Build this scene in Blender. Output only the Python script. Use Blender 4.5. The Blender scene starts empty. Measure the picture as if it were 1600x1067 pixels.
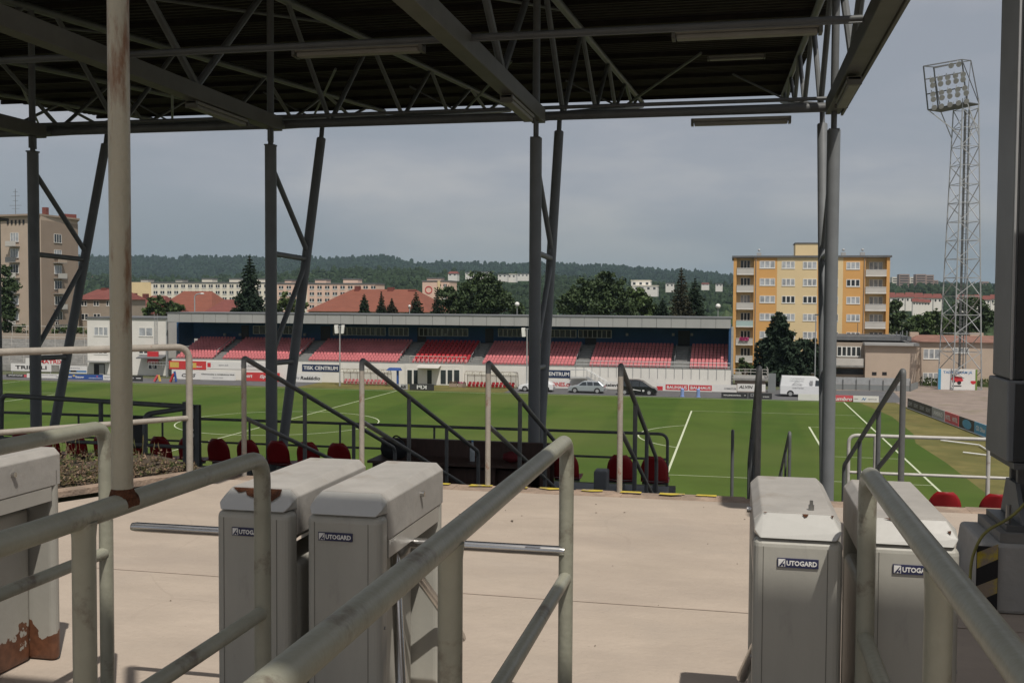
import bpy, math, random
from mathutils import Vector, Matrix
random.seed(7)
S = bpy.context.scene
COL = S.collection
R = math.radians

# ---------------------------------------------------------------- camera (measured from the pitch markings)
HC = 1.65                       # eye height above the entrance platform (z = 0)
ZP = -9.786                     # level of the pitch
FPX, YAW, PIT, ROL = 1620.108, 0.2111227, 0.040575, 0.0059927
cy, sy, cp, sp = math.cos(YAW), math.sin(YAW), math.cos(PIT), math.sin(PIT)
FW = Vector((-sy*cp, cy*cp, -sp)); RT = Vector((cy, sy, 0)); UP = RT.cross(FW)
RT, UP = RT*math.cos(ROL)+UP*math.sin(ROL), UP*math.cos(ROL)-RT*math.sin(ROL)
def ray(x, y): return FW + RT*((x-800)/FPX) - UP*((y-533.5)/FPX)
def P(x, y, Y):                 # the point at depth Y seen at a measured position of the photograph
    d = ray(x, y); return Vector((0, 0, HC)) + d*(Y/d.y)
def G(x, y, z=ZP):
    d = ray(x, y); return Vector((0, 0, HC)) + d*((z-HC)/d.z)
cam = bpy.data.cameras.new('camera'); camo = bpy.data.objects.new('camera', cam); COL.objects.link(camo)
M = Matrix((RT, UP, -FW)).transposed().to_4x4(); M.translation = (0, 0, HC); camo.matrix_world = M
cam.sensor_width = 36; cam.lens = FPX/1600*36; cam.clip_start = .05; cam.clip_end = 30000
S.camera = camo

# ---------------------------------------------------------------- light
S.view_settings.view_transform = 'Standard'; S.view_settings.look = 'None'; S.view_settings.exposure = .50; S.view_settings.gamma = 1
sunv = Vector((.30, -.48, 1)).normalized()
elev = math.asin(sunv.z); azi = math.atan2(sunv.x, sunv.y)
sl = bpy.data.lights.new('sun', 'SUN'); so = bpy.data.objects.new('sun', sl); COL.objects.link(so)
sl.energy = 2.6; sl.angle = R(.55); sl.color = (1, .94, .86); so.rotation_euler = sunv.to_track_quat('Z', 'Y').to_euler(); so.location = (20, -30, 60)
W = bpy.data.worlds.new('World'); S.world = W; W.use_nodes = True
nt = W.node_tree; N = nt.nodes; L = nt.links; bg = N['Background']; bg.inputs['Strength'].default_value = .1
sky = N.new('ShaderNodeTexSky'); sky.sky_type = 'NISHITA'; sky.sun_disc = False; sky.sun_elevation = elev; sky.sun_rotation = azi
sky.dust_density = 2.0
tc = N.new('ShaderNodeTexCoord'); mp = N.new('ShaderNodeMapping'); mp.inputs['Scale'].default_value = (1.6, 1.6, 5.2); mp.inputs['Location'].default_value = (2.3, .4, .9)
n1 = N.new('ShaderNodeTexNoise'); n1.inputs['Scale'].default_value = 1.7; n1.inputs['Detail'].default_value = 7; n1.inputs['Roughness'].default_value = .55
r1 = N.new('ShaderNodeValToRGB'); r1.color_ramp.elements[0].position = .40; r1.color_ramp.elements[1].position = .62
r1.color_ramp.elements[0].color = (2.22, 2.30, 2.50, 1); r1.color_ramp.elements[1].color = (3.35, 3.2, 3.14, 1)
el = r1.color_ramp.elements.new(.50); el.color = (2.55, 2.55, 2.72, 1)
mx = N.new('ShaderNodeMixRGB'); mx.inputs[0].default_value = .88
L.new(tc.outputs['Generated'], mp.inputs['Vector']); L.new(mp.outputs[0], n1.inputs['Vector']); L.new(n1.outputs['Fac'], r1.inputs[0])
L.new(sky.outputs[0], mx.inputs[1]); L.new(r1.outputs[0], mx.inputs[2]); sx_ = N.new('ShaderNodeSeparateXYZ'); L.new(tc.outputs['Generated'], sx_.inputs[0]); r2_ = N.new('ShaderNodeValToRGB'); r2_.color_ramp.elements[0].position = 0; r2_.color_ramp.elements[1].position = .30
r2_.color_ramp.elements[0].color = (.60, .68, .71, 1); r2_.color_ramp.elements[1].color = (1, 1, 1, 1); e_ = r2_.color_ramp.elements.new(.10); e_.color = (.95, .96, .98, 1); L.new(sx_.outputs[2], r2_.inputs[0])
mz = N.new('ShaderNodeMixRGB'); mz.blend_type = 'MULTIPLY'; mz.inputs[0].default_value = 1; L.new(mx.outputs[0], mz.inputs[1]); L.new(r2_.outputs[0], mz.inputs[2]); L.new(mz.outputs[0], bg.inputs['Color'])

# ---------------------------------------------------------------- materials
def mat(name, col, rough=.6, var=.15, scale=3., metal=0., bump=0., col2=None, fac=(.42, .62), stretch=(1, 1, 1), spec=.4, dark=None, alpha=None):
    m = bpy.data.materials.new(name); m.use_nodes = True
    t = m.node_tree; n = t.nodes; l = t.links; b = n['Principled BSDF']
    b.inputs['Roughness'].default_value = rough; b.inputs['Metallic'].default_value = metal
    b.inputs['Specular IOR Level'].default_value = spec
    c = n.new('ShaderNodeTexCoord'); mpp = n.new('ShaderNodeMapping'); mpp.inputs['Scale'].default_value = stretch
    l.new(c.outputs['Object'], mpp.inputs['Vector'])
    no = n.new('ShaderNodeTexNoise'); no.inputs['Scale'].default_value = scale; no.inputs['Detail'].default_value = 8; no.inputs['Roughness'].default_value = .62
    l.new(mpp.outputs[0], no.inputs['Vector'])
    rp = n.new('ShaderNodeValToRGB'); e = rp.color_ramp.elements
    e[0].position = .28; e[1].position = .72
    e[0].color = tuple(max(0, k*(1-var)) for k in col)+(1,); e[1].color = tuple(min(.95, k*(1+var)) for k in col)+(1,)
    l.new(no.outputs['Fac'], rp.inputs[0]); out = rp.outputs[0]
    if col2:
        n2 = n.new('ShaderNodeTexNoise'); n2.inputs['Scale'].default_value = scale*.55; n2.inputs['Detail'].default_value = 9; n2.inputs['Roughness'].default_value = .68
        mp2 = n.new('ShaderNodeMapping'); mp2.inputs['Location'].default_value = (5.1, 2.7, 9.3); mp2.inputs['Scale'].default_value = stretch
        l.new(c.outputs['Object'], mp2.inputs['Vector']); l.new(mp2.outputs[0], n2.inputs['Vector'])
        r2 = n.new('ShaderNodeValToRGB'); r2.color_ramp.elements[0].position = fac[0]; r2.color_ramp.elements[1].position = fac[1]
        l.new(n2.outputs['Fac'], r2.inputs[0])
        mm = n.new('ShaderNodeMixRGB'); l.new(r2.outputs[0], mm.inputs[0]); l.new(out, mm.inputs[1]); mm.inputs[2].default_value = tuple(col2)+(1,)
        out = mm.outputs[0]
    l.new(out, b.inputs['Base Color'])
    if bump:
        bn = n.new('ShaderNodeBump'); bn.inputs['Strength'].default_value = bump; bn.inputs['Distance'].default_value = .02
        n3 = n.new('ShaderNodeTexNoise'); n3.inputs['Scale'].default_value = scale*6; n3.inputs['Detail'].default_value = 6
        l.new(c.outputs['Object'], n3.inputs['Vector']); l.new(n3.outputs['Fac'], bn.inputs['Height']); l.new(bn.outputs[0], b.inputs['Normal'])
    return m

M_ = {}
M_['concrete'] = mat('concrete', (.435, .368, .302), .85, .10, 5., bump=.25, col2=(.37, .312, .26), fac=(.46, .74), spec=.2, stretch=(.28, .55, 1))
M_['concrete_edge'] = mat('worn_concrete', (.36, .27, .205), .9, .3, 6, bump=.6, spec=.2, col2=(.27, .21, .165), fac=(.45, .6))
M_['concrete_grey'] = mat('grey_concrete', (.27, .265, .25), .9, .25, 1.4, bump=.3, spec=.2)
M_['concrete_pale'] = mat('pale_grey_concrete', (.42, .415, .395), .9, .2, 2.5, bump=.3, spec=.2)
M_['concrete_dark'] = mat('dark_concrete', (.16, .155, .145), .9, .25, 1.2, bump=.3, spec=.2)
M_['patch'] = mat('patched_concrete', (.43, .355, .292), .9, .12, 3., bump=.2, spec=.2)
M_['rail_paint'] = mat('grey_green_rail_paint', (.285, .283, .222), .38, .13, 7, bump=.12, col2=(.15, .125, .095), fac=(.575, .66), spec=.5)
M_['rail_rusty'] = mat('rust_spotted_rail_paint', (.355, .33, .25), .38, .14, 16, bump=.2, col2=(.17, .09, .045), fac=(.53, .62), stretch=(1, 1, .18), spec=.5)
M_['rail_pale'] = mat('pale_rail_paint', (.345, .315, .272), .55, .15, 12, bump=.15, col2=(.24, .13, .085), fac=(.60, .70), spec=.3)
M_['rail_dark'] = mat('dark_and_shaded_rail_paint', (.115, .12, .12), .5, .2, 8)
M_['rail_white'] = mat('white_rail_paint', (.50, .48, .44), .55, .15, 9, col2=(.3, .22, .17), fac=(.62, .7))
M_['steel'] = mat('grey_steel_paint', (.125, .13, .13), .5, .15, 3, spec=.35)
M_['steel_blue'] = mat('blue_grey_steel_paint', (.18, .19, .195), .5, .12, 3, spec=.35)
M_['front_shade'] = mat('column_front_shade', (.038, .041, .042), .5, .15, 3)
M_['beam'] = mat('beam_paint', (.125, .122, .108), .55, .15, 2, spec=.3)
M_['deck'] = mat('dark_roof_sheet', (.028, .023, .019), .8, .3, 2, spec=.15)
M_['cabinet'] = mat('turnstile_grey_paint', (.375, .367, .325), .45, .08, 5, bump=.04, spec=.4, col2=(.22, .215, .195), fac=(.62, .8), stretch=(1.6, 1.6, .35))
M_['cabinet_top'] = mat('dusty_turnstile_lid', (.365, .348, .32), .6, .13, 7, bump=.08, col2=(.27, .225, .175), fac=(.56, .74))
M_['cabinet_line'] = mat('dark_fold', (.16, .155, .135), .7, .2, 6)
M_['cabinet_nose'] = mat('nose_sky_sheen_paint', (.40, .395, .365), .28, .06, 6, bump=.02, spec=.9, col2=(.33, .30, .25), fac=(.62, .8))  # paler than the cabinet sheet, painting in the sky sheen
M_['cabinet_panel'] = mat('side_panel_paint', (.36, .345, .31), .4, .08, 5, bump=.03)
M_['rust'] = mat('rust', (.13, .055, .03), .9, .5, 18, bump=.8, col2=(.05, .025, .018), fac=(.45, .6), spec=.1)
M_['chrome'] = mat('stainless_steel', (.55, .54, .52), .22, .06, 20, metal=1.)
M_['dull_metal'] = mat('dull_metal', (.30, .30, .29), .45, .2, 20, metal=.9)
M_['black'] = mat('black_rubber', (.02, .02, .021), .7, .3, 5)
M_['badge'] = mat('badge_navy', (.022, .026, .075), .4, .1, 5)
M_['letter_white'] = mat('letter_white', (.72, .72, .70), .5, .05, 5)
M_['letter_black'] = mat('letter_black', (.02, .02, .022), .5, .1, 5)
M_['letter_red'] = mat('letter_red', (.55, .04, .05), .5, .1, 5)
M_['letter_blue'] = mat('letter_blue', (.06, .2, .42), .5, .1, 5)
M_['letter_grey'] = mat('letter_grey', (.35, .35, .36), .5, .1, 5)
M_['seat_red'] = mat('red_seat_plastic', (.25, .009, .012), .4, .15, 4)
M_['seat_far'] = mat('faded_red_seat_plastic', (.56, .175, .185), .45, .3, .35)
M_['seat_vip'] = mat('deep_red_seat_plastic', (.40, .022, .03), .45, .2, .5)
M_['wood'] = mat('dark_brown_desk_board', (.075, .045, .035), .55, .3, 4, stretch=(6, 1, 1))
M_['cloth_black'] = mat('black_cloth', (.014, .014, .016), .85, .3, 8)
M_['cloth_red'] = mat('red_cloth', (.13, .012, .016), .8, .3, 8)
M_['yellow'] = mat('yellow_paint', (.55, .43, .06), .7, .25, 9, bump=.3, col2=(.33, .27, .2), fac=(.52, .62))
M_['cable'] = mat('yellow_green_cable', (.22, .21, .06), .5, .2, 8)
M_['soil'] = mat('dry_soil', (.10, .08, .062), .95, .4, 5, bump=.8, spec=.1)
M_['weed'] = mat('weed_leaf', (.075, .10, .03), .7, .45, 6, col2=(.16, .12, .06), fac=(.45, .6))
M_['weed_dry'] = mat('dry_weed_stalk', (.22, .15, .10), .8, .35, 6)
M_['white'] = mat('white_paint', (.74, .73, .69), .6, .07, 2)
M_['render_white'] = mat('white_render', (.72, .70, .65), .85, .06, .6, spec=.2)
M_['fascia'] = mat('grey_fascia_panel', (.37, .37, .36), .5, .07, .5, stretch=(1, 1, .4))
M_['roof_grey'] = mat('grey_roofing', (.13, .135, .14), .8, .2, .6)
M_['navy_wall'] = mat('navy_wall', (.028, .085, .19), .7, .15, .7)
M_['tier'] = mat('tier_concrete', (.24, .245, .235), .9, .15, .8)
M_['glass'] = mat('window_glass', (.035, .042, .048), .12, .5, .25, spec=.6)
M_['curtain'] = mat('curtained_glass', (.36, .38, .40), .25, .5, .9, spec=.5)
M_['glass_clear'] = mat('dugout_panel', (.45, .45, .42), .3, .1, 2)
M_['asphalt'] = mat('asphalt', (.115, .115, .118), .9, .2, .5, spec=.2)
M_['drygrass'] = mat('dry_grass', (.155, .135, .05), .95, .3, .35, bump=.3, col2=(.10, .105, .035), fac=(.42, .68), spec=.1)
M_['gravel'] = mat('pinkish_gravel', (.25, .205, .175), .95, .2, .4, col2=(.16, .15, .08), fac=(.55, .7), spec=.1)
M_['ground'] = mat('town_ground', (.11, .12, .07), .95, .35, .03, spec=.1)
M_['line'] = mat('pitch_line_paint', (.50, .54, .38), .9, .12, 2)
M_['tan'] = mat('tan_render', (.48, .39, .31), .85, .08, .3, spec=.2)
M_['brown'] = mat('brown_render', (.33, .26, .205), .85, .08, .3, spec=.2)
M_['taupe'] = mat('taupe_render', (.37, .31, .25), .85, .08, .4, spec=.2)
M_['pinkwall'] = mat('pink_render', (.70, .50, .40), .85, .06, .3)
M_['paleblock'] = mat('pale_panel', (.74, .69, .58), .85, .06, .1)
M_['orange'] = mat('orange_render', (.66, .37, .135), .85, .05, .2, spec=.2)
M_['cream'] = mat('cream_render', (.72, .57, .335), .85, .05, .2, spec=.2)
M_['balcony'] = mat('balcony_panel', (.52, .50, .46), .7, .08, .6)
M_['balcony_teal'] = mat('teal_balcony_panel', (.38, .50, .48), .7, .08, .6)
M_['tile_red'] = mat('red_roof_tile', (.17, .055, .045), .85, .2, .6, bump=.2, stretch=(1, 1, 4))
M_['tile_orange'] = mat('orange_roof_tile', (.20, .07, .045), .85, .13, .5, bump=.2, stretch=(1, 1, 4))
M_['tile_brown'] = mat('brown_roof_tile', (.22, .115, .085), .85, .2, .7)
M_['fence_sheet'] = mat('grey_fence_sheet', (.21, .225, .225), .6, .08, .6)
M_['galv'] = mat('galvanised_steel', (.42, .43, .43), .45, .15, 2, metal=.35)
M_['bark'] = mat('bark', (.07, .05, .035), .95, .4, 5)
M_['leaf_mid'] = mat('mid_green_leaf', (.066, .10, .034), .65, .6, .45, spec=.25)
M_['leaf_dark'] = mat('dark_green_leaf', (.050, .077, .031), .65, .55, .5, spec=.25)
M_['leaf_light'] = mat('light_green_leaf', (.08, .11, .035), .65, .5, .5, spec=.25)
M_['needle'] = mat('dark_needle', (.026, .043, .025), .75, .55, .8, spec=.15)
M_['needle_brown'] = mat('brownish_needle', (.045, .045, .028), .75, .5, .7, spec=.15)
M_['forest'] = mat('forest_green', (.017, .032, .017), .9, .6, .012, spec=.05)
M_['forest2'] = mat('valley_green', (.028, .046, .02), .9, .6, .02, spec=.05, col2=(.05, .07, .03), fac=(.5, .62))
M_['car_white'] = mat('white_car_paint', (.70, .71, .72), .25, .03, 1, spec=.6)
M_['car_silver'] = mat('silver_car_paint', (.42, .46, .49), .25, .04, 1, metal=.4, spec=.6)
M_['car_black'] = mat('black_car_paint', (.012, .013, .015), .2, .1, 1, spec=.7)
M_['tyre'] = mat('tyre_rubber', (.018, .018, .019), .8, .2, 5)
M_['blue'] = mat('banner_blue', (.035, .09, .30), .5, .08, 1)
M_['navy'] = mat('banner_navy', (.02, .035, .085), .5, .1, 1)
M_['red'] = mat('banner_red', (.55, .05, .05), .5, .08, 1)
M_['pinkred'] = mat('faded_red_board', (.60, .10, .12), .5, .1, 1)
M_['banner_white'] = mat('banner_white', (.70, .69, .66), .55, .05, 1)
M_['board_dark'] = mat('dark_board', (.04, .04, .042), .5, .2, 2)
M_['board_grey'] = mat('grey_board', (.33, .33, .33), .5, .1, 2)
M_['board_cyan'] = mat('cyan_board', (.08, .30, .48), .5, .1, 1)
M_['board_green'] = mat('green_board', (.16, .24, .05), .5, .1, 1)
M_['yellow_logo'] = mat('yellow_logo', (.60, .42, .10), .5, .1, 1)
M_['lightblue'] = mat('light_blue_plastic', (.24, .34, .62), .5, .1, 1)
M_['flower'] = mat('pink_flower', (.55, .08, .22), .8, .3, 6)
M_['lamp_plastic'] = mat('lamp_housing', (.22, .21, .18), .5, .1, 4)
M_['bottle'] = mat('bottle_plastic', (.40, .44, .45), .15, .1, 4, spec=.7)
M_['brick_pink'] = mat('distant_block', (.33, .24, .20), .9, .15, .02)
M_['hedge'] = mat('hedge_leaf', (.04, .06, .022), .8, .5, 2)

# the turf: mown in broad bands across the pitch
def turf():
    m = mat('mown_turf', (.069, .107, .020), .95, .16, .22, bump=.2, spec=.08)
    t = m.node_tree; n = t.nodes; l = t.links; b = n['Principled BSDF']
    src = b.inputs['Base Color'].links[0].from_socket
    c = n.new('ShaderNodeTexCoord'); sx = n.new('ShaderNodeSeparateXYZ'); l.new(c.outputs['Object'], sx.inputs[0])
    a = n.new('ShaderNodeMath'); a.operation = 'MULTIPLY'; a.inputs[1].default_value = math.pi/5.9; l.new(sx.outputs[0], a.inputs[0])
    s_ = n.new('ShaderNodeMath'); s_.operation = 'SINE'; l.new(a.outputs[0], s_.inputs[0])
    g = n.new('ShaderNodeMath'); g.operation = 'MULTIPLY_ADD'; g.use_clamp = True; g.inputs[1].default_value = 3.; g.inputs[2].default_value = .5; l.new(s_.outputs[0], g.inputs[0])
    mm = n.new('ShaderNodeMixRGB'); mm.blend_type = 'MULTIPLY'; mm.inputs[2].default_value = (.80, .89, .84, 1); l.new(g.outputs[0], mm.inputs[0]); l.new(src, mm.inputs[1])
    n2 = n.new('ShaderNodeTexNoise'); n2.inputs['Scale'].default_value = .045; n2.inputs['Detail'].default_value = 5; l.new(c.outputs['Object'], n2.inputs['Vector'])
    r2 = n.new('ShaderNodeValToRGB'); r2.color_ramp.elements[0].position = .42; r2.color_ramp.elements[1].position = .68; r2.color_ramp.elements[1].color = (.75, .75, .75, 1)
    l.new(n2.outputs['Fac'], r2.inputs[0])
    m2 = n.new('ShaderNodeMixRGB'); m2.inputs[2].default_value = (.095, .116, .032, 1); l.new(r2.outputs[0], m2.inputs[0]); l.new(mm.outputs[0], m2.inputs[1])
    l.new(m2.outputs[0], b.inputs['Base Color']); return m
M_['turf'] = turf()
def wear(m):
    t = m.node_tree; n = t.nodes; l = t.links; b = n['Principled BSDF']; src = b.inputs['Base Color'].links[0].from_socket
    c = n.new('ShaderNodeTexCoord'); nd = n.new('ShaderNodeTexNoise'); nd.inputs['Scale'].default_value = 1.3; nd.inputs['Detail'].default_value = 5; l.new(c.outputs['Object'], nd.inputs['Vector'])
    mxv = n.new('ShaderNodeMixRGB'); mxv.inputs[0].default_value = .22; l.new(c.outputs['Object'], mxv.inputs[1]); l.new(nd.outputs['Color'], mxv.inputs[2])
    v = n.new('ShaderNodeTexVoronoi'); v.feature = 'DISTANCE_TO_EDGE'; v.inputs['Scale'].default_value = .62; l.new(mxv.outputs[0], v.inputs['Vector'])
    lt_ = n.new('ShaderNodeMath'); lt_.operation = 'LESS_THAN'; lt_.inputs[1].default_value = .0032; l.new(v.outputs['Distance'], lt_.inputs[0])
    n4 = n.new('ShaderNodeTexNoise'); n4.inputs['Scale'].default_value = .5; l.new(c.outputs['Object'], n4.inputs['Vector']); r4 = n.new('ShaderNodeValToRGB'); r4.color_ramp.elements[0].position = .50; r4.color_ramp.elements[1].position = .60; r4.color_ramp.elements[1].color = (.12, .12, .12, 1); l.new(n4.outputs['Fac'], r4.inputs[0])
    ml = n.new('ShaderNodeMath'); ml.operation = 'MULTIPLY'; l.new(lt_.outputs[0], ml.inputs[0]); l.new(r4.outputs[0], ml.inputs[1])
    a = n.new('ShaderNodeMixRGB'); l.new(ml.outputs[0], a.inputs[0]); l.new(src, a.inputs[1]); a.inputs[2].default_value = (.20, .16, .13, 1)
    n5 = n.new('ShaderNodeTexNoise'); n5.inputs['Scale'].default_value = .9; n5.inputs['Detail'].default_value = 10; n5.inputs['Roughness'].default_value = .7; l.new(c.outputs['Object'], n5.inputs['Vector']); r5 = n.new('ShaderNodeValToRGB'); r5.color_ramp.elements[0].position = .50; r5.color_ramp.elements[1].position = .72; r5.color_ramp.elements[1].color = (.55, .55, .55, 1); l.new(n5.outputs['Fac'], r5.inputs[0])
    d = n.new('ShaderNodeMixRGB'); l.new(r5.outputs[0], d.inputs[0]); l.new(a.outputs[0], d.inputs[1]); d.inputs[2].default_value = (.36, .315, .27, 1)
    n6 = n.new('ShaderNodeTexNoise'); n6.inputs['Scale'].default_value = 45; n6.inputs['Detail'].default_value = 3; l.new(c.outputs['Object'], n6.inputs['Vector']); r6 = n.new('ShaderNodeValToRGB'); r6.color_ramp.elements[0].position = .68; r6.color_ramp.elements[1].position = .74; r6.color_ramp.elements[1].color = (.45, .45, .45, 1); l.new(n6.outputs['Fac'], r6.inputs[0])
    g = n.new('ShaderNodeMixRGB'); l.new(r6.outputs[0], g.inputs[0]); l.new(d.outputs[0], g.inputs[1]); g.inputs[2].default_value = (.24, .2, .165, 1); l.new(g.outputs[0], b.inputs['Base Color'])
wear(M_['concrete'])
# paint that has rusted away low on a cabinet
def rust_low(name, base, zc):
    m = mat(name, base, .45, .08, 5, bump=.05)
    t = m.node_tree; n = t.nodes; l = t.links; b = n['Principled BSDF']; src = b.inputs['Base Color'].links[0].from_socket
    c = n.new('ShaderNodeTexCoord'); sx = n.new('ShaderNodeSeparateXYZ'); l.new(c.outputs['Object'], sx.inputs[0])
    no = n.new('ShaderNodeTexNoise'); no.inputs['Scale'].default_value = 9; no.inputs['Detail'].default_value = 8; l.new(c.outputs['Object'], no.inputs['Vector'])
    a = n.new('ShaderNodeMath'); a.operation = 'MULTIPLY_ADD'; a.inputs[1].default_value = .5; a.inputs[2].default_value = zc-.25; l.new(no.outputs['Fac'], a.inputs[0])
    d = n.new('ShaderNodeMath'); d.operation = 'LESS_THAN'; l.new(sx.outputs[2], d.inputs[0]); l.new(a.outputs[0], d.inputs[1])
    r = n.new('ShaderNodeValToRGB'); r.color_ramp.elements[0].color = (.05, .022, .014, 1); r.color_ramp.elements[1].color = (.2, .085, .045, 1)
    n3 = n.new('ShaderNodeTexNoise'); n3.inputs['Scale'].default_value = 30; l.new(c.outputs['Object'], n3.inputs['Vector']); l.new(n3.outputs['Fac'], r.inputs[0])
    mm = n.new('ShaderNodeMixRGB'); l.new(d.outputs[0], mm.inputs[0]); l.new(src, mm.inputs[1]); l.new(r.outputs[0], mm.inputs[2]); l.new(mm.outputs[0], b.inputs['Base Color'])
    return m
M_['cabinet_rusty'] = rust_low('rusted_turnstile_paint', (.33, .32, .285), .13)

# ---------------------------------------------------------------- mesh helpers
class MB:
    def __init__(s): s.v = []; s.f = []
    def poly(s, pts):
        k = len(s.v); s.v += [tuple(p) for p in pts]; s.f.append(tuple(range(k, k+len(pts)))); return s
    def box(s, x0, x1, y0, y1, z0, z1):
        return s.hexa([(x0, y0, z0), (x1, y0, z0), (x1, y1, z0), (x0, y1, z0), (x0, y0, z1), (x1, y0, z1), (x1, y1, z1), (x0, y1, z1)])
    def hexa(s, p):
        k = len(s.v); s.v += [tuple(q) for q in p]
        s.f += [tuple(k+i for i in q) for q in ((3, 2, 1, 0), (4, 5, 6, 7), (0, 1, 5, 4), (1, 2, 6, 5), (2, 3, 7, 6), (3, 0, 4, 7))]; return s
    def bar(s, a, b, w, h, up=(0, 0, 1)):          # rectangular bar from a to b
        a = Vector(a); b = Vector(b); d = (b-a).normalized(); u = Vector(up)
        if abs(d.dot(u)) > .98: u = Vector((1, 0, 0))
        r = d.cross(u).normalized()*(w/2); u = r.cross(d).normalized()*(h/2)
        return s.hexa([a-r-u, a+r-u, b+r-u, b-r-u, a-r+u, a+r+u, b+r+u, b-r+u])
    def sweep(s, pts, rad, n=10, caps=True):
        pts = [Vector(p) for p in pts]; rads = rad if isinstance(rad, (list, tuple)) else [rad]*len(pts)
        t0 = (pts[1]-pts[0]).normalized(); u = Vector((0, 0, 1)) if abs(t0.z) < .9 else Vector((1, 0, 0))
        r = t0.cross(u).normalized(); k0 = len(s.v)
        for i, p in enumerate(pts):
            a = pts[max(i-1, 0)]; b = pts[min(i+1, len(pts)-1)]; t = (b-a).normalized()
            r = (r-t*r.dot(t)).normalized(); q = t.cross(r)
            for j in range(n):
                an = 2*math.pi*j/n; s.v.append(tuple(p+(r*math.cos(an)+q*math.sin(an))*rads[i]))
        for i in range(len(pts)-1):
            for j in range(n):
                a = k0+i*n+j; b = k0+i*n+(j+1) % n; s.f.append((a, b, b+n, a+n))
        if caps:
            s.f.append(tuple(range(k0+n-1, k0-1, -1))); e = k0+(len(pts)-1)*n; s.f.append(tuple(range(e, e+n)))
        return s
    def tube(s, a, b, r, n=10, r2=None): return s.sweep([a, b], [r, r if r2 is None else r2], n)
    def pipe(s, pts, r, fil=.1, n=12, seg=6):      # bent pipe with rounded elbows
        pts = [Vector(p) for p in pts]; out = [pts[0]]
        for i in range(1, len(pts)-1):
            a, b, c = pts[i-1], pts[i], pts[i+1]; d1 = (a-b); d2 = (c-b); f = min(fil, d1.length*.45, d2.length*.45)
            p0 = b+d1.normalized()*f; p2 = b+d2.normalized()*f
            for q in range(seg+1):
                t = q/seg; out.append(p0*(1-t)**2+b*2*t*(1-t)+p2*t*t)
        out.append(pts[-1]); return s.sweep(out, r, n)
    def prism(s, poly, axis, lo, hi):              # polygon (2-D) pushed along an axis
        def mk(p, w): return {'x': (w, p[0], p[1]), 'y': (p[0], w, p[1]), 'z': (p[0], p[1], w)}[axis]
        k = len(s.v); n = len(poly); s.v += [mk(p, lo) for p in poly]+[mk(p, hi) for p in poly]
        s.f.append(tuple(range(k+n-1, k-1, -1))); s.f.append(tuple(range(k+n, k+2*n)))
        for i in range(n):
            j = (i+1) % n; s.f.append((k+i, k+j, k+n+j, k+n+i))
        return s
    def ball(s, c, r, n=8, m=6, sq=(1, 1, 1)):
        c = Vector(c); k = len(s.v); s.v.append(tuple(c+Vector((0, 0, -r*sq[2]))))
        for i in range(1, m):
            a = -math.pi/2+math.pi*i/m
            for j in range(n):
                b = 2*math.pi*j/n; s.v.append((c.x+r*sq[0]*math.cos(a)*math.cos(b), c.y+r*sq[1]*math.cos(a)*math.sin(b), c.z+r*sq[2]*math.sin(a)))
        s.v.append(tuple(c+Vector((0, 0, r*sq[2])))); top = len(s.v)-1
        for j in range(n):
            s.f.append((k, k+1+(j+1) % n, k+1+j))
            for i in range(m-2):
                a = k+1+i*n; s.f.append((a+j, a+(j+1) % n, a+n+(j+1) % n, a+n+j))
            a = k+1+(m-2)*n; s.f.append((a+j, a+(j+1) % n, top))
        return s
    def build(s, name, m, parent=None, at=None, smooth=False, bevel=0, seg=2):
        o_ = Vector(at) if at is not None else (world_loc(parent) if parent else Vector((0, 0, 0)))
        me = bpy.data.meshes.new(name); me.from_pydata([(v[0]-o_.x, v[1]-o_.y, v[2]-o_.z) for v in s.v], [], s.f); me.update()
        ob = bpy.data.objects.new(name, me); COL.objects.link(ob)
        me.materials.append(M_[m] if isinstance(m, str) else m)
        if smooth:
            me.polygons.foreach_set('use_smooth', [len(p.vertices) < 7 for p in me.polygons])
            try: me.set_sharp_from_angle(angle=R(40))
            except Exception: pass
        if bevel:
            bm_ = ob.modifiers.new('bevel', 'BEVEL'); bm_.width = bevel; bm_.segments = seg; bm_.limit_method = 'ANGLE'; bm_.angle_limit = R(35)
        if parent: ob.parent = parent; WL[ob.name] = o_
        else: ob.location = o_; WL[ob.name] = o_
        return ob
WL = {}
def world_loc(o): return WL.get(o.name, Vector((0, 0, 0)))
def tag(o, label=None, cat=None, group=None, kind=None):
    if label: o['label'] = label
    if cat: o['category'] = cat
    if group: o['group'] = group
    if kind: o['kind'] = kind
    return o
def thing(name, label, cat, loc, group=None):
    o = bpy.data.objects.new(name, None); COL.objects.link(o); o.location = loc; WL[o.name] = Vector(loc); o.empty_display_size = .2
    return tag(o, label, cat, group)
def struct(name, mb, m, **k): return tag(mb.build(name, m, **k), kind='structure')
KIDS = {}
def dup(root, loc, label=None, group=None, rz=None):
    r = root.copy(); COL.objects.link(r); r.location = loc; WL[r.name] = Vector(loc)
    if rz is not None: r.rotation_euler.z = rz
    if label: r['label'] = label
    if group: r['group'] = group
    if root.name not in KIDS: KIDS[root.name] = [(c, list(c.children)) for c in root.children]
    for c, gs in KIDS[root.name]:
        d = c.copy(); COL.objects.link(d); d.parent = r
        for g in gs:
            e = g.copy(); COL.objects.link(e); e.parent = d
    return r
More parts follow.
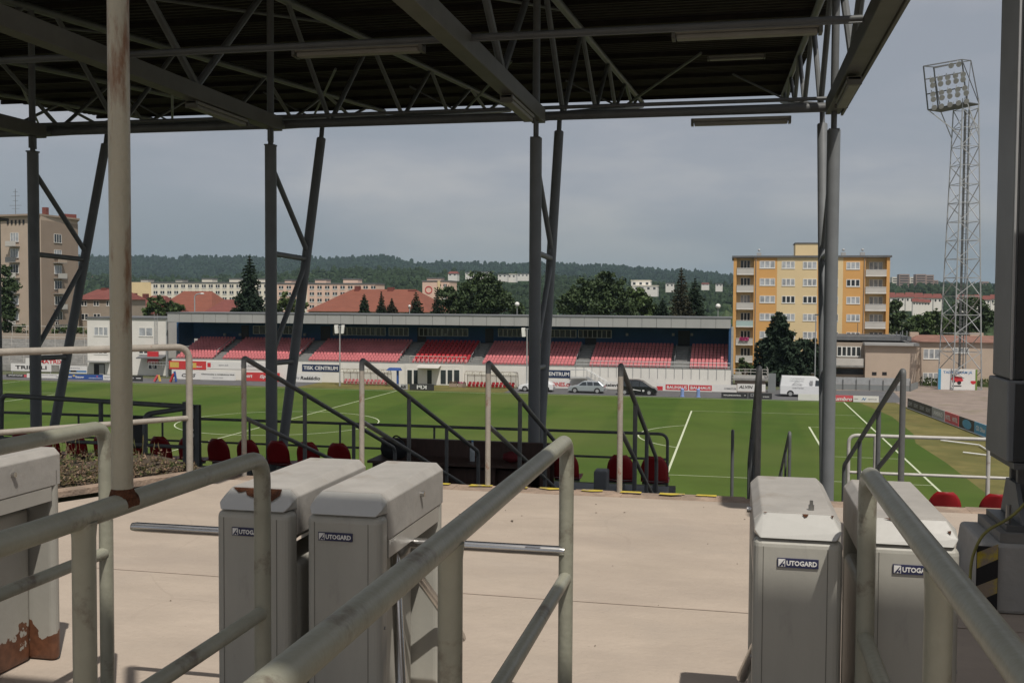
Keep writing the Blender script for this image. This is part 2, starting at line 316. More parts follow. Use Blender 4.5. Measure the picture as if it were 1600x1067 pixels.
def text(body, size, m, parent, origin, right=(1, 0, 0), up=(0, 0, 1), name='lettering', bold=.02, width=None, thick=.004, mirror=False, italic=0):
    cu = bpy.data.curves.new('t', 'FONT'); cu.body = body; cu.size = size; cu.align_x = 'CENTER'; cu.align_y = 'CENTER'
    cu.offset = bold*size; cu.extrude = thick/2; cu.resolution_u = 2; cu.shear = italic
    ob = bpy.data.objects.new('t', cu); me = bpy.data.meshes.new_from_object(ob); bpy.data.objects.remove(ob); bpy.data.curves.remove(cu)
    r = Vector(right).normalized(); u = Vector(up).normalized(); n = r.cross(u)
    xs = [v.co.x for v in me.vertices] or [0, 1]; ys = [v.co.y for v in me.vertices] or [0, 1]
    cxx = (max(xs)+min(xs))/2; cyy = (max(ys)+min(ys))/2; k = 1 if width is None else width/max(1e-6, max(xs)-min(xs))
    hs = size*.72/max(1e-6, max(ys)-min(ys)) if width is not None else 1
    o_ = world_loc(parent); og = Vector(origin)
    for v in me.vertices:
        x = (v.co.x-cxx)*k*(-1 if mirror else 1); y = (v.co.y-cyy)*hs
        v.co = og+r*x+u*y+n*(v.co.z+thick/2)-o_
    me.materials.clear(); me.materials.append(M_[m]); me.name = name
    o = bpy.data.objects.new(name, me); COL.objects.link(o); o.parent = parent; return o

# ================================================================ SETTING: ground, pitch, lines
gx, fy, Lh, Wd = 12.30, 122.615, 53.19, 68.18     # goal line, far touch line, half length, width
def sheet(name, pts, m, z): 
    return struct(name, MB().poly([(x, y, z) for x, y in pts]), m)
sheet('ground', [(-9000, -400), (9000, -400), (9000, 12000), (-9000, 12000)], 'ground', ZP-.05)
sheet('dry_grass_verge', [(-140, 36), (40, 36), (40, 133), (-140, 133)], 'drygrass', ZP-.02)
sheet('gravel_yard', [(20.6, 98), (75, 98), (75, 175), (13, 175), (13, 134), (17, 134)], 'gravel', ZP-.01)
sheet('track', [(-130, 124.6), (-55, 124.6), (-55, 132.4), (-130, 132.4)], 'asphalt', ZP-.008)
sheet('track', [(-27.6, 123.9), (14.4, 123.2), (19, 124), (20, 140), (-27.6, 132.4)], 'asphalt', ZP-.008)
sheet('pitch', [(gx-2*Lh-4, fy+1.3), (gx+1.6, fy+.9), (gx+3.2, fy-14), (gx+3.0, fy-28), (gx+2.2, fy-34), (gx+2.6, fy-44), (gx+2.6, fy-Wd-3), (gx-2*Lh-4, fy-Wd-3)], 'turf', ZP)
lm = MB(); zl = ZP+.006; lw = .075
def hl(x0, x1, y, w=lw): lm.poly([(x0, y-w, zl), (x1, y-w, zl), (x1, y+w, zl), (x0, y+w, zl)])
def vl(x, y0, y1, w=lw): lm.poly([(x-w, y0, zl), (x+w, y0, zl), (x+w, y1, zl), (x-w, y1, zl)])
hl(gx-2*Lh, gx+lw, fy, .06); hl(gx-2*Lh, gx+lw, fy-Wd); vl(gx, fy-Wd+lw, fy-lw); vl(gx-2*Lh, fy-Wd+lw, fy-lw); vl(gx-Lh, fy-Wd+lw, fy-lw, .06)
for sgn, x0 in ((1, gx), (-1, gx-2*Lh)):
    for dp_, wd in ((16.5, 40.32), (5.5, 18.32)):
        a = (Wd-wd)/2; xx = x0-sgn*dp_; vl(xx, fy-a-wd, fy-a, .08)
        for yy in (fy-a, fy-a-wd):
            e0, e1 = sorted((x0-sgn*lw, xx+sgn*.08)); hl(e0, e1, yy, .04)
def arc(cx, cy_, r, a0, a1, w=.09, n=72):
    for i in range(n):
        t0 = a0+(a1-a0)*i/n; t1 = a0+(a1-a0)*(i+1)/n
        lm.poly([(cx+(r-w)*math.cos(t0), cy_+(r-w)*math.sin(t0), zl+.004), (cx+(r+w)*math.cos(t0), cy_+(r+w)*math.sin(t0), zl+.004), (cx+(r+w)*math.cos(t1), cy_+(r+w)*math.sin(t1), zl+.004), (cx+(r-w)*math.cos(t1), cy_+(r-w)*math.sin(t1), zl+.004)])
arc(gx-Lh, fy-Wd/2, 9.15, 0, 2*math.pi, .055)
q = math.acos(5.5/9.15); arc(gx-11, fy-Wd/2, 9.15, math.pi-q, math.pi+q, .06); arc(gx-2*Lh+11, fy-Wd/2, 9.15, -q, q, .06)
struct('pitch_lines', lm, 'line')

# ================================================================ ENTRANCE PLATFORM, STAIRS AND LANDING
pm = MB()
pm.prism([(-9, -9), (9, -9), (9, 8.62), (-4.62, 8.62), (-6.0, 5.9), (-9, 3)], 'z', -.5, 0)
struct('platform', pm, 'concrete')
struct('plaza', MB().box(-40, 40, -70, -9.003, -.5, -.004), 'concrete')  # unseen paving behind the camera, added for bounce light
em = MB(); random.seed(3)          # broken front lip
x = -4.62
while x < 8:
    w = random.uniform(.25, .6); d = random.uniform(-.03, .02); em.box(x, min(8.5, x+w), 8.623, 8.93+d, -.45, random.uniform(-.018, -.004)); x += w
struct('platform_edge', em, 'concrete_edge')
ym = MB()
for i in range(13):
    x0 = -4.3+i*.335+random.uniform(-.04, .04); w_ = random.uniform(.16, .24); ym.poly([(x0, 8.84+random.uniform(-.03, .03), .004), (x0+w_*.5, 8.83+random.uniform(-.03, .03), .004), (x0+w_, 8.85+random.uniform(-.02, .03), .004), (x0+w_, 8.905, .004), (x0+.01, 8.905, .004)])
struct('yellow_edge_marks', ym, 'yellow')
st = MB(); n = 9
for i in range(n):
    y0 = 8.97+i*(13.4-8.97)/n; st.box(-9, 9, y0, y0+(13.4-8.97)/n-.002, -3, -1.55*(i+1)/n)
struct('stairs', st, 'concrete_dark')
struct('landing', MB().box(-40, -.95, 13.4, 18.0, -3.2, -1.55).box(-.947, 9, 13.4, 17.05, -3.2, -1.55), 'concrete_dark')
lt = MB()
for i in range(24): lt.box(-40, 16, 18.003+i*.84, 18.84+i*.84, ZP-.5, -2.15-i*.32)
struct('lower_terrace', lt, 'concrete_dark')
# earth bank with weeds at the left of the platform
bm = MB(); nx, ny = 26, 14; grid = []
for j in range(ny+1):
    for i in range(nx+1):
        v = j/ny; u = i/nx
        a = Vector((-7.6, 3.6, 0)).lerp(Vector((-4.72, 8.9, 0)), u); nrm = Vector((-.88, .47, 0))
        p = a+nrm*(.12+v*7.5*(.35+.65*u)); hgt = .02+.06*math.sin(min(1, v*3)*1.57)-1.6*max(0, v-.16)+random.uniform(-.025, .025)
        grid.append((p.x, p.y, hgt))
k = len(bm.v); bm.v += grid
for j in range(ny):
    for i in range(nx): a = j*(nx+1)+i; bm.f.append((a, a+1, a+nx+2, a+nx+1))
struct('earth_bank', bm, 'soil', smooth=True)
kb = MB(); kb.bar((-7.75, 3.35, .03), (-4.70, 8.86, .03), .14, .05); tag(kb.build('kerb', 'concrete_edge'), kind='structure')
wm = MB(); wd = MB(); random.seed(11)
for i in range(2600):
    u = random.random(); v = random.random()**1.6*.5
    a = Vector((-7.2, 4.3, 0)).lerp(Vector((-4.75, 8.8, 0)), u)+Vector((-.88, .47, 0))*(.2+v*3.4); h = random.uniform(.02, .11)*(3.4 if random.random() < .10 else 1)
    b = a+Vector((random.uniform(-.06, .06), random.uniform(-.06, .06), h)); t = (wd if random.random() < .4 else wm)
    w = Vector((random.uniform(-1, 1), random.uniform(-1, 1), random.uniform(-.4, .4))).normalized()*random.uniform(.003, .009)
    a.z = .05; t.poly([a-w*.4, b-w, b+Vector((0, 0, .03)), b+w])
    for q_ in range(7):
        c = a.lerp(b, random.uniform(.1, 1))+Vector((random.uniform(-.03, .03), random.uniform(-.03, .03), 0)); w2 = Vector((random.uniform(-1, 1), random.uniform(-1, 1), random.uniform(-.3, .6))).normalized()*random.uniform(.012, .035); w3 = w2.cross(Vector((0, 0, 1)))*.4
        t.poly([c, c+w2*.5+w3, c+w2, c+w2*.5-w3])
tag(wm.build('weeds', 'weed'), 'low green weeds growing on the earth bank left of the platform', 'weeds', kind='stuff')
tag(wd.build('dry_weeds', 'weed_dry'), 'dry brown weed stalks standing among the green weeds at left', 'weeds', kind='stuff')
lit = MB(); random.seed(5)
for i in range(34):
    p = Vector((random.uniform(-4.4, .1), random.uniform(4.3, 8.6), .003)); a = random.uniform(0, 6.28); l_ = random.uniform(.005, .013)*(3 if i % 17 == 0 else 1)
    d = Vector((math.cos(a), math.sin(a), 0))*l_; w = Vector((-d.y, d.x, 0))*.3; lit.poly([p-d, p-w, p+d, p+w+Vector((0, 0, .004))])
tag(lit.build('leaf_litter', 'soil'), 'scattered bits of leaf and grit on the pale platform', 'litter', kind='stuff')
jm = MB()
for pts in ([(-9, 5.62), (9, 5.50)],): jm.poly([(pts[0][0], pts[0][1], .003), (pts[1][0], pts[1][1], .003), (pts[1][0], pts[1][1]+.014, .003), (pts[0][0], pts[0][1]+.018, .003)])
tag(jm.build('floor_joint', 'patch'), kind='structure')
# ================================================================ TURNSTILES
YF, YB, TH = 3.37, 4.15, .967
def turnstile(x0, x1, side, label, rusty=False, arms=None, badge=True, group='turnstiles across the platform', toprust=None, arms_keep=None, off=.035):
    t = thing('turnstile', label, 'turnstile', ((x0+x1)/2, (YF+YB)/2, 0), group)
    ins = .115; a0, a1 = (x0, x1-ins) if side > 0 else (x0+ins, x1)
    bodym = 'cabinet_rusty' if rusty else 'cabinet'
    xe0 = x1 if side > 0 else x0
    b = MB()
    b.box(x0, x1, YF, YF+.085, 0, .895)                              # front post
    b.box(x0, x1, YB-.055, YB, 0, .895)                               # rear post
    b.box(a0, a1, YF+.087, YB-.057, 0, .70)                           # set-back core
    b.build('body', bodym, t, bevel=.026, seg=4)
    for xx in (x0+.030, x1-.048): MB().box(xx, xx+.0022, YF-.0012, YF+.002, .02, .87).build('fold_line', 'cabinet_line', t)  # thin dark strips down the front near each edge
    for zz in (.06, .5): MB().tube((xe0, YF+.04, zz), (xe0+side*.004, YF+.04, zz), .006, 8).build('screw', 'dull_metal', t)
    l = MB(); zz = .765                                             # lid with a sloping nose and canted long edges
    c = .028
    prof = [(x0, zz+.035), (x1, zz+.035), (x1, TH-c), (x1-c, TH), (x0+c, TH), (x0, TH-c)]
    l.prism([(p[0], p[1]) for p in prof], 'y', YF+.078, YB)
    l.build('lid', 'cabinet_top' , t, bevel=.004)
    nm = MB(); f0 = .897                                           # nose: from the front of the lid down to the front face
    A = [(x0+c, YF+.0765, TH-.001), (x1-c, YF+.0765, TH-.001), (x1-.001, YF+.0765, TH-c), (x1-.001, YF+.0765, f0), (x0+.001, YF+.0765, f0), (x0+.001, YF+.0765, TH-c)]
    B = [(x0+c, YF+.070, TH-.003), (x1-c, YF+.070, TH-.003), (x1-.002, YF+.022, f0+.020), (x1-.020, YF-.003, f0), (x0+.020, YF-.003, f0), (x0+.002, YF+.022, f0+.020)]
    k = len(nm.v); nm.v += A+B; nm.f += [tuple(k+i for i in range(6)), tuple(k+11-i for i in range(6))]+[(k+i, k+6+i, k+6+(i+1) % 6, k+(i+1) % 6) for i in range(6)]
    nm.build('nose', 'cabinet_nose', t, bevel=.006)
    u = MB(); xe = x1 if side > 0 else x0; xi = a1-.002 if side > 0 else a0+.002      # hood over the arm recess
    u.prism([(xe-.002*side, zz+.033), (xe-.002*side, zz-.03), (xi, .703), (xi, zz+.033)], 'y', YF+.09, YB-.06)
    u.build('hood', 'cabinet_panel', t)
    lk = MB(); lk.tube((xe, 3.83, .895), (xe+side*.016, 3.83, .895), .011, 10); lk.build('lock', 'chrome', t, smooth=True)
    if toprust:
        for pts in toprust: MB().poly([((p[0], p[1], TH+.003) if p[1] > YF+.072 else (p[0], p[1]-.003, TH-(YF+.070-p[1])*.97+.001)) for p in pts]).build('rust_patch', 'rust', t)
    if badge:
        xm = (x0+x1)/2-(.028 if side > 0 and x1 < 0 else .012 if x1 < 0 else 0); bz = .822; bd = MB().box(xm-.063, xm+.063, YF-.005, YF-.0005, bz-.0145, bz+.0145).build('badge', 'badge', t)
        lg = MB(); lg.prism([(xm-.060, bz-.0120), (xm-.039, bz-.0120), (xm-.039, bz+.0120), (xm-.060, bz+.0120)], 'y', YF-.0062, YF-.0052)
        text('UTOGARD', .0225, 'letter_white', bd, (xm+.0115, YF-.0055, bz), name='lettering', bold=.035, width=.093, thick=.0008)
        lgo = lg.build('emblem', 'letter_white', bd)
        lg2 = MB(); lg2.poly([(xm-.059, YF-.0066, bz-.011), (xm-.051, YF-.0066, bz-.011), (xm-.041, YF-.0066, bz+.009), (xm-.041, YF-.0066, bz+.011)]); lg2.poly([(xm-.046, YF-.0066, bz-.011), (xm-.041, YF-.0066, bz-.011), (xm-.041, YF-.0066, bz-.001), (xm-.049, YF-.0066, bz-.005)])
        lg2.build('emblem', 'badge', bd)
    if arms:
        hub = Vector((xi+side*off, 3.76, .72)); arms = [arms[i] for i in arms_keep] if arms_keep else arms
        h = MB(); ax = Vector((side, 0, -1)).normalized(); h.tube(hub-ax*.05, hub+ax*.03, .045, 16); h.ball(hub+ax*.03, .044, 12, 8); ho = h.build('hub', 'dull_metal', t, smooth=True)
        for d in arms:
            d = Vector(d); am = MB(); am.sweep([hub+d.normalized()*.04, hub+d*.97, hub+d], [.0195, .0195, .016], 14); am.build('arm', 'chrome', t, smooth=True)
    return t
def tri(s, l=.66): return [(s*l, 0, 0), (s*.25*l, -.612*l, -.75*l), (s*.25*l, .612*l, -.75*l)]
turnstile(-3.27, -2.985, 1, 'pale turnstile cabinet at the left edge with its foot rusted through', rusty=True, badge=False)
turnstile(-1.80, -1.52, -1, 'turnstile with a rust patch on its top front edge and arm pointing left', arms=tri(-1), toprust=[[(-1.765, 3.438), (-1.735, 3.422), (-1.71, 3.428), (-1.70, 3.415), (-1.66, 3.406), (-1.62, 3.410), (-1.60, 3.398), (-1.575, 3.418), (-1.575, 3.438)]], arms_keep=(0, 2))
turnstile(-1.455, -1.18, 1, 'turnstile right of the rust patched one, steel arm reaching to the middle rail', arms=tri(1))
td4 = [(-.02, .17, -.45), (-.12, .10, -.36)]
t4 = turnstile(.07, .345, -1, 'left one of the right hand pair of turnstiles, bolt on its lid', arms=[(-.175, .12, -.47), (-.10, -.10, -.53)], off=-.03, toprust=[[(.222, 3.438), (.230, 3.429), (.238, 3.432), (.243, 3.438)], [(.31, 3.437), (.316, 3.43), (.32, 3.437)], [(.10, 3.439), (.106, 3.436), (.115, 3.439)]])
bb = MB(); bb.tube((.255, 3.50, .967), (.255, 3.50, .985), .009, 8); bb.tube((.255, 3.50, .985), (.255, 3.50, .999), .0055, 8); bb.build('bolt', 'dull_metal', t4, smooth=True)
turnstile(.42, .69, 1, 'turnstile at the right behind the slanting hand rail', arms=[(.06, .12, -.47), (.05, -.14, -.5)], off=-.02, toprust=[[(.655, 3.41), (.665, 3.402), (.668, 3.412)], [(.47, 3.438), (.50, 3.432), (.52, 3.438)]])

# ================================================================ LANE RAILS BY THE CAMERA
RZ = 1.13
def lane_rail(x, yend, label, tall=None, zl_=.62, mat_='rail_paint'):
    t = thing('lane_rail', label, 'handrail', (x, yend, 0), 'pipe rails between the turnstile lanes')
    m = MB(); m.pipe([(x, -3, RZ), (x, yend, RZ), (x, yend, 0)], .0275, .085, 20, 8); m.build('top_rail', mat_, t, smooth=True)
    for y in (2.17, -.3):
        p = MB(); p.sweep([(x, y, 0), (x, y, RZ-.05), (x, y, RZ-.012)], [.0275, .0275, .031], 20); p.build('post', mat_, t, smooth=True)
    p = MB(); p.tube((x, -3, zl_), (x, yend-.02, zl_), .0235, 16); p.ball((x, yend-.02, zl_), .0245, 12, 8); p.build('lower_rail', mat_, t, smooth=True)
    for y in (yend, 2.17):
        p = MB(); p.tube((x, y, 0), (x, y, .012), .065, 16); p.build('foot_plate', mat_, t, smooth=True)
    if tall:
        p = MB(); p.sweep([(x, tall, RZ+.02), (x, tall, RZ+.05), (x, tall, 3.7)], [.0275, .0262, .0262], 20); p.build('tall_post', 'rail_rusty', t, smooth=True)['label'] = 'rust streaked tall post rising from the rail'
        w = MB(); random.seed(2)
        w.sweep([(x, tall, RZ+.018), (x, tall, RZ+.030), (x, tall, RZ+.040)], [.033, .030, .0266], 20); w.build('rusty_weld', 'rust', t, smooth=True); w = MB(); w.sweep([(x, tall-.018, RZ+.001), (x, tall, RZ+.004), (x, tall+.034, RZ+.001)], [.0277, .0286, .0277], 20); w.build('rust_ring', 'rust', t, smooth=True)
    return t
lane_rail(-2.47, 3.72, 'sunlit ended pipe rail beside the leftmost turnstile')
lane_rail(-1.50, 3.12, 'pipe rail carrying the tall rusty post', tall=2.33)
lane_rail(-.60, 3.78, 'long pipe rail slanting through the middle foreground')
lane_rail(.405, 3.30, 'pipe rail at the right crossing in front of the turnstile pair')
# unseen canopy added over the camera to shade the foreground
cn = thing('shade_canopy', 'added narrow flat canopy out of view above the turnstile lanes, shading the foreground', 'canopy', (0, 0, 6.2))
MB().prism([(-9, -1.15), (9, -1.15), (9, .70), (1.36, .70), (1.36, .865), (-9, .865)], 'z', 6.2, 6.32).build('shade_slab', 'concrete_grey', cn)
for x in (-9, -5, -1.54, 3, 7): MB().box(x, x+.08, -1.1, .7, 6.08, 6.197).build('shade_beam', 'steel', cn)
for x in (-6, 6): MB().box(x-.1, x+.1, -1.4, -1.153, 0, 6.32).build('shade_post', 'steel', cn)
tb = thing('shade_booth', 'added booth out of view right of the turnstiles, shading the pedestal', 'booth', (4.2, 3.0, 0))  # unseen booth added to shade the column foot and the floor beside it
MB().box(1.78, 6.2, 1.6, 5.1, 0, 3.3).build('wall', 'taupe', tb); MB().box(1.65, 6.4, 1.45, 5.3, 3.303, 3.45).build('roof', 'roof_grey', tb)
wf = MB().box(1.75, 1.778, 2.0, 3.2, 1.0, 1.9).build('window', 'white', tb); MB().box(1.742, 1.748, 2.06, 3.14, 1.06, 1.84).build('pane', 'glass', wf)

# ================================================================ STAIR RAILS ON THE PLATFORM EDGE
SL = .333
sr_labels = ['stair rail second from the left with pale bent post, left of the twin steel post', 'stair rail behind the pair of turnstiles with two slanting pipes', 'stair rail right of the desk with pale post and rusty patches', 'stair rail beside the two red seats at the middle', 'steep dark stair rail just left of the right hand turnstile pair', 'stair rail with dark pipe slanting left, in front of the grey fence']
for i, x in enumerate((-4.46, -3.30, -2.12, -.95, .21, 1.35)):
    t = thing('stair_rail', sr_labels[i], 'handrail', (x, 8.9, 0), 'pipe rails down the stairs')
    zt = 1.095; pm_ = 'rail_pale' if i < 4 else 'rail_dark'
    y1 = 13.3; ye = lambda y: zt-(y-8.9)*SL
    m = MB(); m.sweep([(x, 8.9, -.05), (x, 8.9, zt-.1)], .024, 14); m.build('end_post', pm_, t, smooth=True)
    m = MB(); m.pipe([(x, 8.9, zt-.1), (x, 8.9, zt), (x, y1, ye(y1)), (x, y1+.02, -1.6)], .024, .09, 14); m.build('top_rail', 'rail_dark' , t, smooth=True)  # sloping pipe darker than its pale post, standing in for roof shade
    m = MB(); m.tube((x, 8.9, zt-.56), (x, y1, ye(y1)-.56), .021, 12); m.build('lower_rail', 'rail_dark', t, smooth=True)
    for y in (10.3, 11.75):
        m = MB(); m.tube((x, y, -1.6*(y-8.9)/4.5), (x, y, ye(y)), .022, 12); m.build('post', 'rail_dark', t, smooth=True)
for x, lab in ((0.0, 'lower dark stair rail seen end on beside the penalty area'), (.89, 'short grey stair rail hoop left of the right steel post')):
    t = thing('lower_stair_rail', lab, 'handrail', (x, 17, -1.55), 'rails down the lower stairs')
    MB().pipe([(x, 17, -1.55), (x, 17, -.42), (x, 21, -1.95), (x, 21, -3.3)], .026, .12, 12).build('top_rail', 'rail_dark', t, smooth=True)
    for y in (18.2, 19.6): MB().tube((x, y, -1.7-(y-18)*.4), (x, y, -.42-(y-17)*.38), .02, 10).build('post', 'rail_dark', t, smooth=True)
# the angled pale rail at the left
t = thing('pale_rail', 'pale rust spotted pipe rail at the left, bent down beside the weeds', 'handrail', (-4.92, 8.55, 0))
d = Vector((-.575, -.818, 0)); e = Vector((-4.86, 8.62, 0))
MB().pipe([e+Vector((0, 0, -.1)), e+Vector((0, 0, 1.2)), e+d*7+Vector((0, 0, 1.2))], .031, .13, 14).build('top_rail', 'rail_pale', t, smooth=True)
MB().tube(e+Vector((0, 0, .55)), e+d*7+Vector((0, 0, .55)), .024, 12).build('lower_rail', 'rail_pale', t, smooth=True)
# dark rail of the side stairs at the left
t = thing('side_stair_rail', 'dark pipe rail with a folded back end above the left seats', 'handrail', (-10, 15, -1.55))
zt = lambda x: -.03
MB().pipe([(-12.0, 15.1, -1.55), (-11.95, 15.1, .0), (-8.42, 15.1, -.10), (-8.75, 14.2, -.13), (-8.75, 14.2, -1.55)], .04, .12, 12).build('top_rail', 'rail_dark', t, smooth=True)
MB().pipe([(-11.95, 15.1, -.72), (-8.45, 15.1, -.75)], .03, .1, 12).build('lower_rail', 'rail_dark', t, smooth=True)
for x in (-10.1, -8.55, -8.42): MB().tube((x, 15.1+(.05 if x == -8.42 else 0), -1.55), (x, 15.1+(.05 if x == -8.42 else 0), -.07), .038, 10).build('post', 'rail_dark', t, smooth=True)
# guard rail along the front of the landing
t = thing('guard_rail', 'dark two bar guard rail along the front of the landing, behind the red seat backs', 'railing', (-9, 17.7, -1.55))
MB().pipe([(-24, 17.7, -.62), (-1.08, 17.7, -.62), (-1.08, 17.7, -1.55)], .026, .15, 10).build('top_bar', 'rail_dark', t, smooth=True)
MB().tube((-24, 17.7, -1.05), (-1.08, 17.7, -1.05), .02, 8).build('lower_bar', 'rail_dark', t, smooth=True)
for i in range(13): MB().tube((-23+i*1.78, 17.7, -1.55), (-23+i*1.78, 17.7, -.63), .02, 8).build('post', 'rail_dark', t, smooth=True)
t = thing('white_rail', 'white painted two bar rail at the right above the bright red seats', 'railing', (3, 17.4, -1.55))
MB().pipe([(1.83, 17.4, -1.55), (1.83, 17.4, -.50), (7.5, 17.4, -.50)], .029, .14, 12).build('top_bar', 'rail_white', t, smooth=True)
MB().tube((1.83, 17.4, -1.10), (7.5, 17.4, -1.10), .024, 10).build('lower_bar', 'rail_white', t, smooth=True)
for x in (2.24, 2.62, 3.93, 5.6): MB().tube((x, 17.4, -1.55), (x, 17.4, -.51), .032, 10).build('post', 'rail_white', t, smooth=True)

# ---------------------------------------------------------------- seats of the near stand
def seat_mesh(w=.42, hb=.40):
    s = MB(); n = 8
    def shell(rows):
        k = len(s.v)
        for r in rows: s.v.extend(r)
        m = len(rows[0])
        for a in range(len(rows)-1):
            for b in range(m-1): s.f.append((k+a*m+b, k+a*m+b+1, k+(a+1)*m+b+1, k+(a+1)*m+b))
    rows = []
    for j in range(10):
        v = j/9; wz = w/2*(1 if v < .4 else math.sqrt(max(.0, 1-((v-.4)/.6)**2*.80))); rows.append([(-wz+2*wz*i/n, -.06*math.sin(math.pi*i/n)-.10*v, .42+hb*v) for i in range(n+1)])
    shell(rows)
    rows = []
    for j in range(5):
        v = j/4; rows.append([(-w/2+w*i/n, .42*v, .42-.035*math.sin(math.pi*v)-.02*math.sin(math.pi*i/n)) for i in range(n+1)])
    shell(rows); return s
def near_seat(loc, lab, mname='seat_red'):
    t = thing('stadium_seat', lab, 'seat', (0, 0, 0), 'red shell seats along the landing')
    sh = seat_mesh().build('shell', mname, t, smooth=True); so_ = sh.modifiers.new('thick', 'SOLIDIFY'); so_.thickness = .012
    b = MB(); b.box(-.03, .03, .0, .36, .0, .37); b.box(-.2, .2, .10, .16, .34, .385); b.build('bracket', 'rail_dark', t)
    t.location = loc; WL[t.name] = Vector(loc); return t
seat0 = near_seat((-1.69, 16.0, -1.55), 'dark red shell seat left of the pale post beside the aisle')
dup(seat0, (-1.17, 16.0, -1.55), 'dark red shell seat behind the slanting rail, next to the aisle')
dup(seat0, (-2.55, 16.0, -1.55), 'dark red seat half hidden between the desk and the grey bin')
for i, x in enumerate((-4.75, -6.45, -7.0, -7.55, -8.1, -8.65, -9.2, -9.75, -10.3, -10.85, -11.4, -11.95, -12.5)):
    dup(seat0, (x, 16.35, -1.58), 'dark red shaded seat in the row behind the weeds at left' if i else 'dark red shaded seat left of the desk, under the black bag', 'shaded seats at left' if i else None)
for x, lab in ((2.20, 'bright red sunlit seat left of the other bright one, below the white rail'), (2.68, 'bright red sunlit seat left of the big steel column foot'), (3.3, 'bright red sunlit seat hidden behind the column foot')):
    dup(seat0, (x, 14.2, -1.60), lab)
# seat-row plinth under the two seats, bin, desk and its things
tag(MB().box(-2.9, -.98, 15.75, 16.5, -1.546, -1.30).build('seat_plinth', 'steel_blue', at=(-1.9, 16, -1.55)), 'low blue grey plinth under the middle red seats', 'plinth')
bn = MB(); bn.box(-2.02, -1.82, 15.3, 15.6, -1.546, -.90); tag(bn.build('bin', 'steel_blue', at=(-1.92, 15.4, -1.55), bevel=.02), 'grey blue box bin beside the middle red seats', 'bin')
t = thing('press_desk', 'long dark brown press desk with a raised front panel on the landing', 'desk', (-4.1, 15.6, -1.55))
MB().box(-5.55, -2.72, 15.2, 15.85, -.90, -.86).build('desk_top', 'wood', t)
MB().box(-5.55, -2.72, 15.86, 15.90, -1.3, -.63).build('front_panel', 'wood', t)
MB().box(-5.58, -2.69, 15.84, 15.93, -.628, -.59).build('panel_cap', 'wood', t)
for x in (-5.45, -4.35, -3.55, -2.80): MB().box(x-.03, x+.03, 15.25, 15.8, -1.55, -.902).build('leg', 'wood', t)
MB().bar((-2.78, 15.2, -.62), (-2.78, 15.83, -.62), .04, .04).build('side_brace', 'wood', t); MB().bar((-2.78, 15.22, -1.3), (-2.78, 15.84, -.66), .04, .04).build('side_brace', 'wood', t)
MB().box(-4.3, -3.0, 15.4, 15.44, -1.5, -.96).build('modesty_panel', 'wood', t)
b = MB(); pB = P(738, 706, 15.5); zb = -.857; b.sweep([(pB.x, 15.5, zb), (pB.x, 15.5, zb+.03), (pB.x, 15.5, zb+.2), (pB.x, 15.5, zb+.25), (pB.x, 15.5, zb+.30)], [.04, .042, .042, .02, .016], 12)
t = thing('water_bottle', 'clear plastic water bottle standing on the press desk', 'bottle', (pB.x, 15.5, zb)); b.build('bottle_body', 'bottle', t, smooth=True); MB().tube((pB.x, 15.5, zb+.301), (pB.x, 15.5, zb+.325), .017, 10).build('cap', 'letter_blue', t, smooth=True)
def lump(name, c, r, sq, m, lab, cat, seed):
    random.seed(seed); s = MB(); s.ball(c, r, 14, 10, sq)
    s.v = [tuple(Vector(v)+Vector((random.uniform(-1, 1), random.uniform(-1, 1), random.uniform(-.7, .7)))*r*.10) for v in s.v]
    return tag(s.build(name, m, smooth=True, at=(c[0], c[1], c[2]-r*sq[2])), lab, cat)
pq = P(618, 690, 15.5)
bagt = thing('black_bag', 'black bag lying on the left end of the press desk', 'bag', (pq.x, 15.5, -.857))
random.seed(8); s = MB(); s.ball((pq.x-.02, 15.5, -.72), .21, 14, 10, (1.05, .8, .78)); s.v = [tuple(Vector(v)+Vector((random.uniform(-1, 1), random.uniform(-1, 1), random.uniform(-.6, .6)))*.016) for v in s.v]; s.build('bag_body', 'cloth_black', bagt, smooth=True)
MB().pipe([(pq.x-.08, 15.5, -.58), (pq.x, 15.5, -.49), (pq.x+.12, 15.48, -.55)], .012, .05, 8).build('handle', 'cloth_black', bagt, smooth=True)
pq = P(795, 698, 15.5); lump('red_backpack', (pq.x+.05, 15.5, -.77), .12, (1.25, .8, .7), 'cloth_red', 'dark red backpack on the right end of the press desk', 'bag', 9)
pq = P(520, 706, 15.2); lump('covered_desk', (pq.x, 15.4, -1.25), .52, (1.15, .7, .62), 'rail_dark', 'dark grey sheet draped over a desk left of the black bag', 'cover', 10)
# sign posts at left
sg = thing('aisle_sign', 'dark aisle sign with a white letter on a post beside the pale rail', 'sign', (-8.1, 15.6, -1.55))
pa, pb = P(291, 650, 15.6), P(303, 700, 15.6)
MB().box(pa.x, pb.x+.12, 15.6, 15.63, -1.15, -.12).build('sign_board', 'board_dark', sg); MB().box(pa.x-.07, pa.x-.005, 15.6, 15.66, -1.55, -.08).build('sign_post', 'rail_dark', sg)
text('J', .26, 'letter_white', sg, (pa.x+.1, 15.597, -.27), name='lettering'); text('5', .2, 'letter_white', sg, (pa.x+.1, 15.597, -.60), name='lettering')
pa, pb = P(206, 650, 15.9), P(230, 692, 15.9)
tag(MB().box(pa.x, pb.x, 15.9, 15.94, pb.z-.1, pa.z).build('notice_board', 'board_dark', at=((pa.x+pb.x)/2, 15.9, pb.z-.1), bevel=.02), 'plain black notice board standing right of the tall rusty post', 'board')

